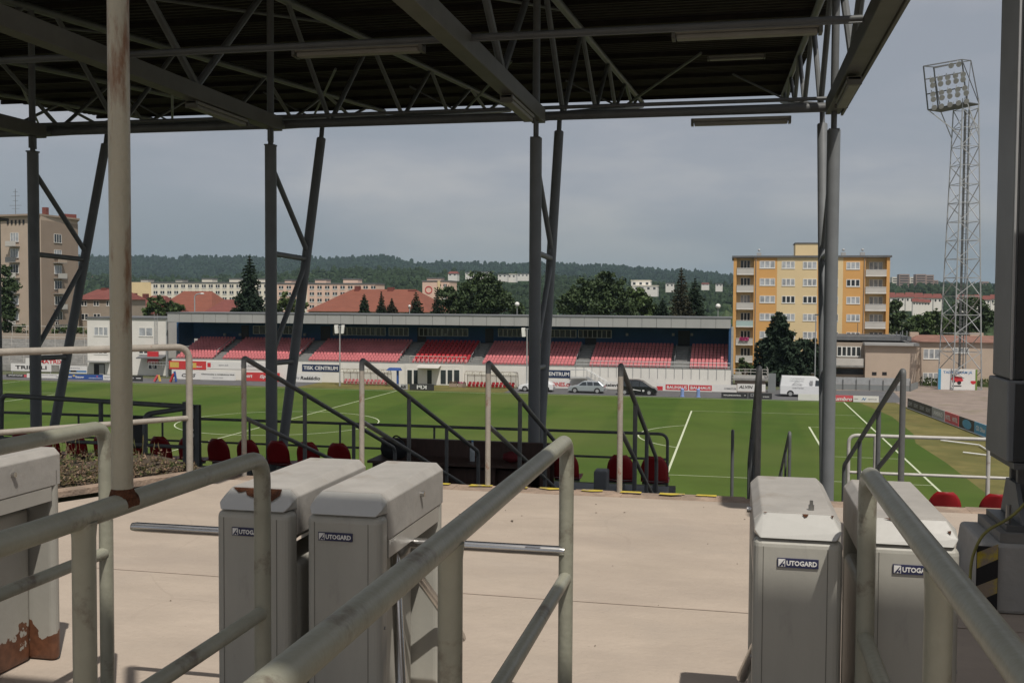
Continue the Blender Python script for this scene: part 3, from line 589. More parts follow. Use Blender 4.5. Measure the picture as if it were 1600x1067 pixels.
# ================================================================ NEAR STAND ROOF
XC = [1.45-4.65*i for i in range(6)]
YC = 16.7; ZB = 4.69; ZT = lambda y: 8.42-.081*(36-y); ZL = lambda y: 4.60+(y-YC)*(8.30-4.60)/(36-YC)
rf = thing('stand_roof', 'dark corrugated stand roof on grey steel lattice trusses across the top', 'roof', (-8, 16, 4.5))
dk = MB(); x0, x1 = -24, 1.75; y = 6.4; ys = []
while y < 36.3:
    ys += [(y, 0), (y+.10, 0), (y+.14, .05), (y+.24, .05)]; y += .28
k = len(dk.v)
for yy, h in ys: dk.v += [(x0, yy, ZT(yy)+.17+h), (x1, yy, ZT(yy)+.17+h)]
for i in range(len(ys)-1): a = k+2*i; dk.f.append((a, a+1, a+3, a+2))
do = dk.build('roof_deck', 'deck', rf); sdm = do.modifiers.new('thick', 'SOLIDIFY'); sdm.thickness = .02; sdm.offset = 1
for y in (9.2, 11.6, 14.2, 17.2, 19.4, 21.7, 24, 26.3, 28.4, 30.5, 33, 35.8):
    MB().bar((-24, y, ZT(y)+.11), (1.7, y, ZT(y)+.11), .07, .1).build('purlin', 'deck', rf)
MB().box(-24, YC-.0, 17.02, 0, 0, 0) if False else None
for xc in XC:
    m = MB(); m.box(xc-.11, xc+.11, 6.2, YC+.25, ZB-.14, ZB+.10); m.build('main_beam', 'beam', rf, bevel=.01)
    MB().tube((xc, 6.3, ZT(6.3)), (xc, 36, ZT(36)), .075, 10).build('top_chord', 'steel', rf, smooth=True)
    MB().tube((xc, YC+.26, ZL(YC+.26)), (xc, 36, ZL(36)), .075, 10).build('bottom_chord', 'steel', rf, smooth=True)
    MB().tube((xc, YC, ZB+.1), (xc, YC, ZT(YC)), .06, 10).build('upright', 'steel', rf, smooth=True)
    tb_ = [(YC, 0), (17.4, 1), (19.4, 0), (21.7, 1), (24, 0), (26.3, 1), (28, 0), (30.5, 1), (32.6, 0), (34.4, 1)]
    for i in range(1, len(tb_)-1):
        (ya, ka), (yb, kb_) = tb_[i], tb_[i+1]
        za = ZT(ya) if ka else ZL(ya); zb_ = ZT(yb) if kb_ else ZL(yb); MB().tube((xc, ya, za), (xc, yb, zb_), .05, 8).build('web_member', 'steel', rf, smooth=True)
    tb_ = [(16.5, 1), (14.2, 0), (11.9, 1), (9.8, 0), (7.6, 1)]
    for i in range(4):
        (ya, ka), (yb, kb_) = tb_[i], tb_[i+1]
        MB().tube((xc, ya, ZT(ya) if ka else ZB+.1), (xc, yb, ZT(yb) if kb_ else ZB+.1), .055, 8).build('web_member', 'steel', rf, smooth=True)
    if xc > -20:
        MB().tube((xc-4.65, YC+.5, ZB+.02), (xc, YC+.5, ZB+.02), .075, 10).build('cross_chord', 'steel', rf, smooth=True)
        MB().tube((xc-4.65, YC+.5, ZB+.16), (xc, YC+.5, ZB+.16), .03, 8).build('cross_pipe', 'steel', rf, smooth=True)
        MB().tube((xc-4.6, 12.05, ZB+.06), (xc-.12, 12.05, ZB+.06), .036, 10).build('cross_pipe', 'steel', rf, smooth=True)
        MB().tube((xc-4.6, 11.95, ZB-.01), (xc-.12, 11.95, ZB-.01), .011, 6).build('conduit', 'steel', rf, smooth=True)
        MB().tube((xc-4.65, 29.5, ZL(29.5)), (xc-2.32, 25.5, ZT(25.5)), .035, 6).build('sway_brace', 'steel', rf, smooth=True)
        MB().tube((xc, 29.5, ZL(29.5)), (xc-1.6, 29.5, ZT(29.5)), .03, 6).build('sway_brace', 'steel', rf, smooth=True)
        MB().tube((xc-4.65, 13.0, ZT(13)-.02), (xc, 19.4, ZT(19.4)-.02), .03, 6).build('plan_brace', 'steel', rf, smooth=True)
MB().tube((-24, 36.35, ZT(36)-.02), (1.75, 36.35, ZT(36)-.02), .06, 8).build('gutter', 'steel', rf, smooth=True)
# end box beam at the right is a little deeper
MB().box(1.565, 1.60, 6.2, YC+.2, ZB-.17, ZB+.22).build('edge_plate', 'beam', rf)
clab = ['grey steel twin post nearest the yellow apartment block', 'grey steel twin post in the middle of the picture', 'grey steel twin post left of the middle, crossing the far stand', 'grey steel twin post at the far left before the tan apartment block']
for i, xc in enumerate(XC[:4]):
    t = thing('roof_support', clab[i], 'column', (xc, YC, -1.55), 'steel twin posts holding the stand roof')
    MB().tube((xc, YC, -1.55), (xc, YC, ZB-.42), .1, 16).build('post', 'steel_blue', t, smooth=True)
    MB().tube((xc, YC, ZB-.42), (xc, YC, ZB-.142), .045, 12).build('pin', 'steel', t, smooth=True)
    c = MB(); c.box(xc-.012, xc+.012, YC-.1, YC+.1, ZB-.36, ZB-.143); c.box(xc-.08, xc+.08, YC-.09, YC+.09, ZB-.43, ZB-.405); c.build('head_plate', 'steel', t)
    ztop = ZL(19.0)-.12; f = lambda z: YC+.28+(19.0-YC-.28)*(z+1.55)/(ztop+1.55)
    MB().tube((xc, f(-1.55), -1.55), (xc, f(ztop-.2), ztop-.2), .088, 16).build('raking_post', 'steel_blue', t, smooth=True)
    MB().tube((xc, f(ztop-.2), ztop-.2), (xc, 19.0, ztop+.1), .045, 10).build('pin', 'steel', t, smooth=True)
    for a, b in (((YC, 3.95), (f(2.52), 2.52)), ((YC, 2.42), (f(2.38), 2.38)), ((f(2.3), 2.3), (YC, .65)), ((YC, .52), (f(.5), .5))):
        MB().tube((xc, a[0], a[1]), (xc, b[0], b[1]), .048, 10).build('brace', 'steel_blue', t, smooth=True)
# fluorescent lamps
def lamp(a, b, lab):
    a = Vector(a); b = Vector(b); t = thing('fluorescent_lamp', lab, 'lamp', (a+b)/2, 'tube lamps under the stand roof')
    d = (b-a).normalized(); MB().bar(a, b, .17, .05).build('housing', 'lamp_plastic', t, bevel=.012)
    MB().bar(a+d*.05-Vector((0, 0, .055)), b-d*.05-Vector((0, 0, .055)), .14, .06).build('diffuser', 'lamp_plastic', t, bevel=.02)
    for e in (a, b): MB().bar(e-Vector((0, 0, .03)), e+d*(.04 if e is a else -.04)-Vector((0, 0, .03)), .18, .1).build('end_cap', 'beam', t)
za = ZB+.03
lamp((P(1050, 55, 12.2).x, 12.2, za), (P(1285, 50, 12.2).x, 12.2, za), 'long pale tube lamp hanging under the roof near the right end beam')
lamp((P(460, 80, 12.2).x, 12.2, za), (P(662, 76, 12.2).x, 12.2, za), 'pale tube lamp under the roof left of the middle beam')
lamp((P(1080, 187, YC+.5).x, YC+.5, ZB-.13), (P(1236, 187, YC+.5).x, YC+.5, ZB-.13), 'pale tube lamp slung below the front chord between the right two posts')
lamp((-3.19, 14.4, ZB-.18), (-3.19, 16.1, ZB-.18), 'tube lamp fixed under the middle main beam above its post')
lamp((-7.84, 14.0, ZB-.18), (-7.84, 15.7, ZB-.18), 'tube lamp fixed under the left main beam')
lamp((1.45, 13.9, ZB-.21), (1.45, 15.6, ZB-.21), 'tube lamp fixed under the right end beam')
lamp((P(1105, 133, 26).x, 25.9, ZT(25.9)-.05), (P(1195, 131, 26).x, 25.9, ZT(25.9)-.05), 'small looking tube lamp high on the dark deck at right')
# big column at the right
t = thing('steel_column', 'big tapered steel column at the right edge on a hinged foot', 'column', (1.65, 6.2, .45))
MB().box(1.45, 1.85, 6.0, 6.38, 1.235, 4.43).build('shaft', 'steel_blue', t, bevel=.012)
MB().box(1.475, 1.84, 5.985, 5.998, 1.24, 4.43).build('front_panel', 'front_shade', t)  # thin dark plate that paints shade onto the column front
MB().box(1.452, 1.462, 5.985, 5.998, 1.235, 4.43).build('seam', 'galv', t)
MB().hexa([(1.46, 5.915, .81), (1.88, 5.915, .81), (1.88, 5.928, .81), (1.46, 5.928, .81), (1.475, 5.962, 1.215), (1.86, 5.962, 1.215), (1.86, 5.975, 1.215), (1.475, 5.975, 1.215)]).build('front_panel', 'front_shade', t)  # the same painted shade on the front of the foot
MB().hexa([(1.43, 5.93, .80), (1.9, 5.93, .80), (1.9, 6.42, .80), (1.43, 6.42, .80), (1.435, 5.98, 1.232), (1.88, 5.98, 1.232), (1.88, 6.40, 1.232), (1.435, 6.40, 1.232)]).build('foot_box', 'steel_blue', t, bevel=.01)
MB().box(1.46, 1.88, 5.9, 6.43, .765, .797).build('foot_plate', 'steel', t)
h = MB(); h.box(1.53, 1.80, 6.1, 6.14, .46, .764); h.box(1.53, 1.80, 6.24, 6.28, .46, .764); h.tube((1.66, 6.0, .62), (1.66, 6.36, .62), .05, 14); h.build('hinge', 'steel', t)
g = MB()
for x in (1.53, 1.64, 1.76): g.hexa([(x-.012, 5.95, .46), (x+.012, 5.95, .46), (x+.012, 6.4, .46), (x-.012, 6.4, .46), (x-.012, 6.1, .66), (x+.012, 6.1, .66), (x+.012, 6.3, .66), (x-.012, 6.3, .66)])
g.build('gusset', 'steel_blue', t); MB().box(1.44, 2.0, 5.94, 6.40, .425, .458).build('base_plate', 'steel', t)
for x in (1.46, 1.56, 1.75): MB().tube((x, 5.99, .458), (x, 5.99, .56), .014, 8).build('anchor_bolt', 'dull_metal', t, smooth=True)
pd = thing('column_pedestal', 'grey concrete pedestal with yellow and black warning stripes under the big column', 'pedestal', (1.7, 6.3, 0))
MB().hexa([(1.27, 5.86, 0), (2.4, 5.86, 0), (2.4, 6.5, 0), (1.27, 6.5, 0), (1.31, 5.88, .37), (2.4, 5.88, .37), (2.4, 6.46, .37), (1.31, 6.46, .37)]).build('block', 'concrete_pale', pd, bevel=.02)
MB().box(1.40, 2.3, 5.90, 6.42, .372, .423).build('grout_pad', 'concrete_grey', pd)
MB().box(1.275, 1.382, 5.850, 5.856, .01, .36).build('stripe_panel', 'letter_black', pd)
sm = MB()
for z in (.06, .24): sm.poly([(1.277, 5.847, z), (1.38, 5.847, z+.055), (1.38, 5.847, z+.135), (1.277, 5.847, z+.085)])
sm.build('yellow_stripe', 'yellow', pd)
tag(MB().hexa([(1.08, 6.3, 0), (1.24, 6.3, 0), (1.24, 7.6, 0), (1.08, 7.6, 0), (1.1, 6.32, .2), (1.24, 6.32, .2), (1.24, 7.6, .2), (1.1, 7.6, .2)]).build('low_wall', 'concrete_grey', at=(1.16, 7, 0), bevel=.015), 'short grey concrete wall beside the striped pedestal', 'wall')
cb = MB(); cb.pipe([(1.60, 5.92, .80), (1.575, 5.86, .68), (1.44, 5.84, .52), (1.30, 5.83, .44), (1.245, 5.83, .30), (1.235, 5.83, .01)], .008, .09, 10); tag(cb.build('cable', 'cable', smooth=True), 'yellow green earthing cable hanging from the big column foot', 'cable')
# slim grey post at the left edge
pl = thing('lamp_post', 'slim grey post with a flat cap at the left edge of the picture', 'post', P(1, 640, 15.9))
q0 = P(1.5, 640, 15.9); MB().tube((q0.x-.02, 15.9, -1.55), (q0.x-.02, 15.9, P(0, 345, 15.9).z), .05, 12).build('shaft', 'steel_blue', pl, smooth=True)
z = P(0, 345, 15.9).z; MB().box(q0.x-.3, q0.x+.1, 15.75, 16.05, z, z+.05).build('cap', 'steel', pl, bevel=.01)

# ================================================================ FAR GRANDSTAND
YW = 132.6
xl, xr = P(272, 570, 133).x, P(1141, 580, 133).x
zf0 = -6.75; ROWS = 9; TRD = .80; RIS = .285
ft = thing('far_grandstand', 'long low grandstand with grey fascia and navy back wall across the pitch', 'grandstand', ((xl+xr)/2, 137, ZP))
tm = MB()
tm.box(xl, xr, YW, YW+.25, ZP, zf0-.15)
for r_ in range(ROWS): tm.box(xl, xr, YW+.253+r_*TRD, YW+.253+(r_+1)*TRD-.003, ZP, zf0-.3+r_*RIS)
tm.box(xl, xr, YW+.253+ROWS*TRD, YW+9.2, ZP, zf0-.3+ROWS*RIS)
tm.build('tiers', 'tier', ft)
MB().box(xl-.1, xr+.1, YW-.06, YW-.002, ZP, zf0-.32).build('front_wall', 'render_white', ft)
zr0 = zf0-.3+ROWS*RIS; YBW = YW+9.0
xb0 = P(302, 520, YBW).x
zft = P(700, 492, 133.4).z; zfb = P(700, 508, 133.4).z
bw = MB().box(xb0, xr-.15, YBW, YBW+.3, zr0, zfb+.4); bw.build('back_wall', 'navy_wall', ft)
bs = MB(); bs.box(xr-.25, xr+.05, YW+2.2, YBW+.3, zf0-.3, zfb+.35); bs.build('side_wall', 'navy_wall', ft)
bs = MB(); bs.box(xb0-.3, xb0-.002, YBW-4.2, YBW+.3, zr0-1, zfb+.35); bs.build('side_wall', 'navy_wall', ft)
xf0, xf1 = P(262, 495, 133.4).x, P(1142, 505, 133.4).x
fm = MB(); npan = 42
for i in range(npan):
    a = xf0+(xf1-xf0)*i/npan; b = xf0+(xf1-xf0)*(i+1)/npan; fm.box(a+.025, b-.025, 133.30, 133.36, zfb, zft-.16)
fm.build('fascia', 'fascia', ft)
MB().box(xf0+.02, xf1-.02, 133.365, 133.6, zfb+.02, zft-.18).build('fascia_joint', 'roof_grey', ft)
MB().box(xf0-.15, xf1+.15, 133.25, YBW+.6, zft-.155, zft).build('roof', 'roof_grey', ft)
MB().box(xf0+.02, xf1-.02, 133.61, YBW+.5, zfb+.25, zft-.16).build('soffit', 'roof_grey', ft)
cm = MB(); cm.box(xr+.06, xr+.34, 133.5, 133.8, ZP, zfb+.2); cm.build('end_post', 'galv', ft)
MB().box(xb0-.5, xb0-.3, YW+2.2, YW+2.5, ZP, zfb+.2).build('end_post', 'galv', ft)
# window bands and doorways of the back wall
def wband(x0, x1, n, parent, y=YBW, pt=512.5, pb=525.5, dy=0):
    a, b = P(x0, pt+dy, y), P(x1, pb+dy, y); f = MB(); g = MB(); w = (b.x-a.x)/n
    for i in range(n+1): f.box(a.x+i*w-.05, a.x+i*w+.05, y-.05, y-.003, b.z, a.z)
    for i in range(n):
        for zz in (a.z-.06, b.z): f.box(a.x+i*w+.05, a.x+(i+1)*w-.05, y-.05, y-.003, zz, zz+.06)
        g.box(a.x+i*w+.05, a.x+(i+1)*w-.05, y-.02, y-.004, b.z+.06, a.z-.06)
    fo = f.build('window', 'dull_window', parent); g.build('pane', 'glass', fo)
M_['dull_window'] = mat('grey_window_frame', (.62, .60, .55), .6, .1, 2)
for x0, x1, n, dy in ((396, 415, 2, -3.5), (443, 468, 3, -3), (521, 542, 2, -1.5), (543, 586, 6, -1.2), (588, 602, 2, -.9), (608, 638, 4, -.5), (655, 690, 5, 0), (692, 731, 5, .3), (779, 822, 6, 1), (858, 900, 5, 2.2), (904, 955, 7, 2.8)): wband(x0, x1, n, ft, dy=dy)
AIS = [(332, 346, 563), (462, 480, 566), (621, 638, 568), (733, 749, 572), (898, 919, 576), (1052, 1074, 580)]
AX = []
for a, b, yy in AIS:
    pa_, pb_ = P(a, yy, 133).x, P(b, yy, 133).x; AX.append((pa_, pb_))
    MB().box(pa_+.1, pb_-.1, YBW-.03, YBW-.004, zr0, zfb-.6).build('doorway', 'letter_black', ft)  # flat black sheet painting the dark of the opening
    s_ = MB()
    for r_ in range(ROWS): s_ = MB(); s_.box(pa_+.15, pb_-.15, YW+.26+r_*TRD, YW+.26+(r_+.45)*TRD, zf0-.3+r_*RIS, zf0-.3+(r_+.5)*RIS); s_.build('aisle_step', 'concrete_grey', ft)
    rl = MB(); 
    for r_ in (1, 4, 7): rl.tube((pa_+.1, YW+.5+r_*TRD, zf0-.3+r_*RIS), (pa_+.1, YW+.5+r_*TRD, zf0+.6+r_*RIS), .03, 6)
    rl.tube((pa_+.1, YW+.5+TRD, zf0+.6+RIS), (pa_+.1, YW+.5+7*TRD, zf0+.6+7*RIS), .035, 6); rl.build('aisle_rail', 'galv', ft)
for x_ in (352, 376, 477, 697, 815, 1052, 1081, 980):
    p_ = P(x_, 523, YBW); MB().box(p_.x-.16, p_.x+.16, YBW-.3, YBW-.02, p_.z-.15, p_.z+.2).build('floodlamp', 'fascia', ft)
rl = MB()                                                            # railing on the front wall at the right
for i in range(20):
    x_ = P(900, 580, YW).x+i*1.05
    if x_ < xr: rl.tube((x_, YW-.1, ZP+1.55), (x_, YW-.1, zf0+.55), .03, 6)
for zz in (zf0+.55, zf0+.1): rl.tube((P(900, 580, YW).x, YW-.1, zz), (xr, YW-.1, zz), .035, 6)
rl.build('front_rail', 'galv', ft)
rl = MB(); xa_, xb_ = P(640, 565, YW).x, P(728, 567, YW).x             # box round the deep red section
for i in range(13): rl.tube((xa_+(xb_-xa_)*i/12, YW+.1, zf0-.2), (xa_+(xb_-xa_)*i/12, YW+.1, zf0+.75), .025, 6)
rl.tube((xa_, YW+.1, zf0+.75), (xb_, YW+.1, zf0+.75), .035, 6); rl.build('box_rail', 'rail_white', ft)
# entrance under the deep red section
e0, e1 = P(634, 590, YW).x, P(724, 590, YW).x
MB().box(e0, e1, YW-.2, YW-.062, ZP, zf0-.35).build('entrance_wall', 'render_white', ft)
for x0, x1 in ((636, 644), (646, 653), (667, 675), (688, 697), (699, 707), (709, 718)):
    a, b = P(x0, 578, YW-.25), P(x1, 600, YW-.25); fr = MB().box(a.x-.06, b.x+.06, YW-.23, YW-.203, max(ZP+.02, b.z-.3), a.z+.08).build('door', 'white', ft); MB().box(a.x+.04, b.x-.04, YW-.25, YW-.232, b.z, a.z).build('pane', 'glass', fr)
MB().hexa([(P(655, 575, YW).x, YW-1.6, zf0-.75), (P(690, 575, YW).x, YW-1.6, zf0-.75), (P(690, 575, YW).x, YW-.2, zf0-.45), (P(655, 575, YW).x, YW-.2, zf0-.45), (P(655, 575, YW).x, YW-1.6, zf0-.68), (P(690, 575, YW).x, YW-1.6, zf0-.68), (P(690, 575, YW).x, YW-.2, zf0-.38), (P(655, 575, YW).x, YW-.2, zf0-.38)]).build('canopy', 'balcony', ft)

# seats: the front rows one by one, the rows above as one mass
def far_seat_geo(s, x, y, z, w=.40):
    t = w/2; k = len(s.v)
    s.v += [(x-t, y-.05, z+.38), (x+t, y-.05, z+.38), (x-t, y+.32, z+.40), (x+t, y+.32, z+.40), (x-t*.97, y+.40, z+.58), (x+t*.97, y+.40, z+.58), (x-t*.6, y+.43, z+.69), (x+t*.6, y+.43, z+.69), (x-t*.8, y+.0, z+.05), (x+t*.8, y+.0, z+.05), (x-t, y-.05, z+.30), (x+t, y-.05, z+.30)]
    s.f += [(k, k+1, k+3, k+2), (k+2, k+3, k+5, k+4), (k+4, k+5, k+7, k+6), (k+10, k+11, k+1, k), (k+8, k+9, k+11, k+10)]
sp = MB(); far_seat_geo(sp, 0, 0, 0); sproto = None; sv = None
hi = MB(); vip = MB(); cnt = 0; cntv = 0
vx0, vx1 = AX[2][1], AX[3][0]
for r_ in range(ROWS):
    x = xl+.5; random.seed(r_)
    while x < xr-.5:
        ins_ = any(a-.15 < x < b+.15 for a, b in AX)
        y_ = YW+.45+r_*TRD; z_ = zf0-.3+r_*RIS
        if not ins_:
            vp_ = vx0 < x < vx1
            if vp_ and r_ >= 1: far_seat_geo(vip, x, y_, z_, .46)
            elif r_ < 2 and cnt < 296:
                if sproto is None:
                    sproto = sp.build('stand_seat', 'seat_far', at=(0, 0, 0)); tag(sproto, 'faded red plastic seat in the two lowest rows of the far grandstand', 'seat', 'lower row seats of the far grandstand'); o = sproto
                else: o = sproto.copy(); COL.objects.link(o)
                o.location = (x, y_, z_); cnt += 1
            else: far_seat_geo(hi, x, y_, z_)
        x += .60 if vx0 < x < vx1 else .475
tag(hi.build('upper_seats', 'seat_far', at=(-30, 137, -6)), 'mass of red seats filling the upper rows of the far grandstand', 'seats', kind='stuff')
tag(vip.build('box_seats', 'seat_vip', at=(-30, 137, -6)), 'deep red seats of the middle block in the far grandstand', 'seats', kind='stuff')

# ---------------------------------------------------------------- boards and banners
def board(x0, x1, yt, yb, Y, m, label, texts=(), name='advert_board', cat='board', stand=True, blocks=(), grp=None, xm=None):
    xm = (x0+x1)/2; zt_, zb_ = P(xm, yt, Y).z, P(xm, yb, Y).z; a, b = P(x0, yb, Y).x, P(x1, yb, Y).x
    if stand: zb_ = max(zb_, ZP+.02)
    t = thing(name, label, cat, ((a+b)/2, Y, zb_), grp)
    MB().box(a, b, Y, Y+.05, zb_, zt_).build('panel', m, t); h = zt_-zb_; w = b-a
    for u0, u1, v0, v1, mm in blocks: MB().box(a+w*u0, a+w*u1, Y-.006, Y-.002, zb_+h*v0, zb_+h*v1).build('colour_field', mm, t)
    for tx in texts:
        s_, mm, u, v, hh, ww = tx[:6]
        text(s_, h*hh/.72, mm, t, (a+w*u, Y-.012, zb_+h*v), width=w*ww, bold=.025, thick=.006, mirror=(len(tx) > 6 and tx[6] == 'm'), italic=(tx[7] if len(tx) > 7 else 0))
    if stand and zb_ > ZP+.1:
        for xx in (a+.15, b-.2): MB().box(xx, xx+.06, Y+.052, Y+.11, ZP, zt_-.1).build('leg', 'galv', t)
    return t
# hung on the front of the far stand
board(264, 322, 564, 577, YW-.1, 'red', 'red banner with two yellow ovals hung at the left end of the far stand', [('Bernard', 'letter_white', .57, .62, .22, .16), ('Bernard', 'letter_white', .82, .35, .2, .14)], 'hung_banner', 'banner', False, blocks=[(.03, .27, .2, .85, 'yellow_logo'), (.58, .74, .2, .8, 'yellow_logo')])
board(323, 430, 565.5, 577, YW-.1, 'banner_white', 'long white banner hung right of the red banner with yellow ovals', [('sport club', 'letter_grey', .25, .5, .3, .14), ('www.fotbal', 'letter_grey', .6, .5, .3, .2)], 'hung_banner', 'banner', False, blocks=[(.01, .06, .2, .8, 'letter_red')])
board(472, 530, 569.5, 580.5, YW-.1, 'navy', 'navy banner with two bold white words, left of the light mast on the far stand', [('TISK CENTRUM', 'letter_white', .5, .5, .52, .92)], 'hung_banner', 'banner', False)
board(832, 891, 578, 590, YW-.1, 'navy', 'navy banner with bold white capitals cut off by the middle steel posts', [('TISK CENTRUM', 'letter_white', .5, .5, .5, .94)], 'hung_banner', 'banner', False)
# along the wall behind the track
board(278, 312, 580, 592.5, 131.6, 'banner_white', 'white board with four slanted black letters below the banner with yellow ovals', [('CZGS', 'letter_black', .5, .5, .42, .64, '', .3)])
board(313, 368, 581, 594, 131.6, 'banner_white', 'white board with a thin line of black script above smaller grey words', [('Olomoucky a volejbalovy klub', 'letter_black', .5, .68, .2, .94), ('sport klub', 'letter_grey', .5, .3, .16, .3)])
board(381, 437, 582, 595.5, 131.6, 'red', 'red board with white sport lettering behind the left steel posts', [('port', 'letter_white', .13, .5, .5, .22, '', .2), ('iSport', 'letter_white', .62, .5, .5, .34, '', .2)])
board(450, 503, 584, 597, 131.6, 'banner_white', 'white board with black radio lettering left of the left dugout', [('Raááádio', 'letter_black', .66, .5, .42, .58, '', .15), ('cesky', 'letter_grey', .22, .5, .36, .26)])
board(860, 893, 594.5, 607, 131.8, 'banner_white', 'white board with large red lettering behind the silver car', [('iDNES.cz', 'letter_red', .5, .5, .56, .9)])
board(943, 1000, 596, 607.5, 131.8, 'banner_white', 'white board with dark grey lettering behind the black minivan', [('televizo', 'letter_black', .3, .5, .4, .5)])
board(1026, 1113, 599.5, 612, 131.8, 'banner_white', 'white board with red hardware store name written twice and a red logo', [('BAUHAUS', 'letter_white', .365, .5, .42, .36), ('BAUHAUS', 'letter_white', .79, .5, .42, .36)], blocks=[(.16, .565, .14, .86, 'letter_red'), (.585, .99, .14, .86, 'letter_red'), (.0, .11, .05, .6, 'letter_red')])
board(1114, 1151, 601, 612.5, 131.8, 'banner_white', 'white board with pale grey marks right of the red hardware lettering', [('COMMODUM', 'letter_grey', .72, .5, .3, .5)])
board(1152, 1196, 600, 611.5, 130.6, 'banner_white', 'white board with one slanted black word at the right end of the far stand', [('ALVIN', 'letter_black', .3, .58, .4, .5, '', .25)])
board(1127, 1168, 613, 626, 124.2, 'board_dark', 'low black board with white capitals and a tick', [('MOLLENKONTROL', 'letter_white', .42, .48, .26, .66), ('v', 'letter_white', .9, .5, .2, .06)])
board(1169, 1206, 614, 627, 124.2, 'board_dark', 'low dark board with a small square emblem, beside the tick board', [('KORONI', 'letter_white', .75, .35, .2, .26)], blocks=[(.1, .24, .35, .8, 'letter_grey'), (.13, .21, .45, .7, 'board_dark')])
board(1247, 1303, 616, 629, 123.6, 'banner_white', 'white board with two small red strokes at the foot of the white van', [('I', 'letter_red', .8, .4, .3, .015), ('II', 'letter_red', .92, .45, .45, .04)])
board(1303, 1333, 617.5, 631, 123.4, 'pinkred', 'faded red board with slanted white lettering beside the tall right steel post', [('umbro', 'letter_white', .5, .42, .6, .92, '', .25)])
board(1333, 1373, 618.5, 632, 123.2, 'banner_white', 'white board with a blue brush stroke sign right of the faded red board', [('www', 'letter_grey', .12, .5, .18, .16), ('N', 'letter_blue', .42, .5, .42, .2, '', .5), ('sport.cz', 'letter_grey', .75, .48, .25, .34)])
# left of the white building
board(40, 106, 560, 570, 137, 'banner_white', 'white banner with red capitals hung on the old terrace', [('MATRIX', 'letter_red', .62, .5, .62, .58)], 'hung_banner', 'banner', False)
board(17, 80, 568, 580, 132, 'banner_white', 'white board with wide black capitals left of the far left steel post', [('TRIPOLI', 'letter_black', .5, .5, .48, .78)])
board(93, 136, 571.5, 583, 132, 'banner_white', 'white board with a wavy blue band left of the white building', [('klubovna', 'letter_grey', .5, .72, .16, .5)], blocks=[(.02, .98, .15, .38, 'letter_blue'), (.4, .62, .12, .42, 'letter_white')])
board(10, 42, 584.5, 593.5, 128.5, 'board_dark', 'low black board with white lettering at the far left', [('SPORTLINE', 'letter_white', .45, .6, .4, .7, '', .2)], blocks=[(.86, .99, .1, .9, 'pinkred')])
board(42, 101, 584, 595, 128.2, 'banner_white', 'low white board with grey letters between the black and blue boards', [('JOHNNY SERVIS', 'letter_grey', .55, .7, .22, .5), ('.com', 'letter_grey', .82, .4, .2, .12)])
board(101, 161, 585, 597, 127.8, 'blue', 'bright blue board with a small orange dot in front of the white building', [('dan', 'letter_white', .12, .5, .45, .14), ('bauw', 'letter_white', .4, .48, .48, .22), ('allesgluecklich', 'letter_white', .8, .3, .2, .34)], blocks=[(.215, .27, .5, .85, 'yellow_logo'), (.83, .87, .55, .75, 'pinkred')])
board(161, 196, 586, 597.5, 127.5, 'banner_white', 'plain white low board hidden behind the tall rusty post', [('sport', 'letter_grey', .2, .5, .3, .3)])
board(196, 223, 587, 597.5, 127.2, 'board_dark', 'low black board with a white tick right of the tall rusty post', [('SPORT', 'letter_white', .3, .5, .35, .4, '', .2)], blocks=[(.62, .9, .45, .6, 'letter_white')])
# by the left dugout, seen from behind
kp = board(640, 678, 600, 611, 124.2, 'board_dark', 'black board with mirrored letters seen from behind near the entrance', [('KPI', 'letter_white', .5, .5, .6, .4, 'm')])
board(615, 637, 600, 610.5, 124.4, 'board_grey', 'grey board with mirrored letters between two white strips', [('BA', 'letter_black', .66, .5, .5, .4, 'm')], blocks=[(.40, .5, 0.02, .98, 'letter_white')])
# boards behind the goal line, running towards us
A, B = G(1418, 637), G(1552, 688); bh = 1.0; cols = [('board_dark', 'dark advert board with four grey words behind the goal line', 'SONY', 4, 'letter_grey'), ('board_grey', 'grey and white board right of the dark one behind the goal line', 'AMBRO', 1, 'letter_white'), ('pinkred', 'red board with pale capitals in the row behind the goal line', 'HOTEL', 2, 'letter_white'), ('board_dark', 'dark grey board with a blue oval behind the goal line', None, 0, None), ('board_cyan', 'blue board with white words nearest us behind the goal line', 'CK Obuv', 1, 'letter_white'), ('board_dark', 'dark end board with white word beside the white goal frame', 'sport', 1, 'letter_white')]
cuts = [0, .34, .50, .66, .82, .95, 1.25]; D = (B-A); D.z = 0; Dn = D.normalized(); Nn = Vector((-Dn.y, Dn.x, 0)); Nn = Nn if Nn.x < 0 else -Nn
for i, (m, lab, tx, n, tm_) in enumerate(cols):
    a = A+D*cuts[i]+Dn*.06; b = A+D*cuts[i+1]-Dn*.06; a.z = b.z = ZP; t = thing('advert_board', lab, 'board', (a+b)/2)
    o1 = MB(); o1.bar(a+Vector((0, 0, bh/2+.05)), b+Vector((0, 0, bh/2+.05)), .06, bh); o1.build('panel', m, t); ln = (b-a).length
    for k in range(n): text(tx, bh*.42/.72, tm_, t, a+Dn*ln*(k+.5)/n+Vector((0, 0, bh*.5+.05))+Nn*.036, right=Dn, width=ln/n*.72, thick=.006)
    if i == 3:
        s_ = MB(); s_.poly([tuple(a+Dn*ln*(.55+.3*math.cos(q))+Nn*.035+Vector((0, 0, .55+.42*math.sin(q)))) for q in [2*math.pi*j/20 for j in range(20)]][::-1]); s_.build('oval', 'board_cyan', t)
    MB().bar(a+Nn*.05+Vector((0, 0, .03)), b+Nn*.05+Vector((0, 0, .03)), .05, .06).build('foot_rail', 'white', t)
g0, g1, g2, g3 = G(1470, 690), G(1530, 697.5), G(1505, 709), G(1546, 714)
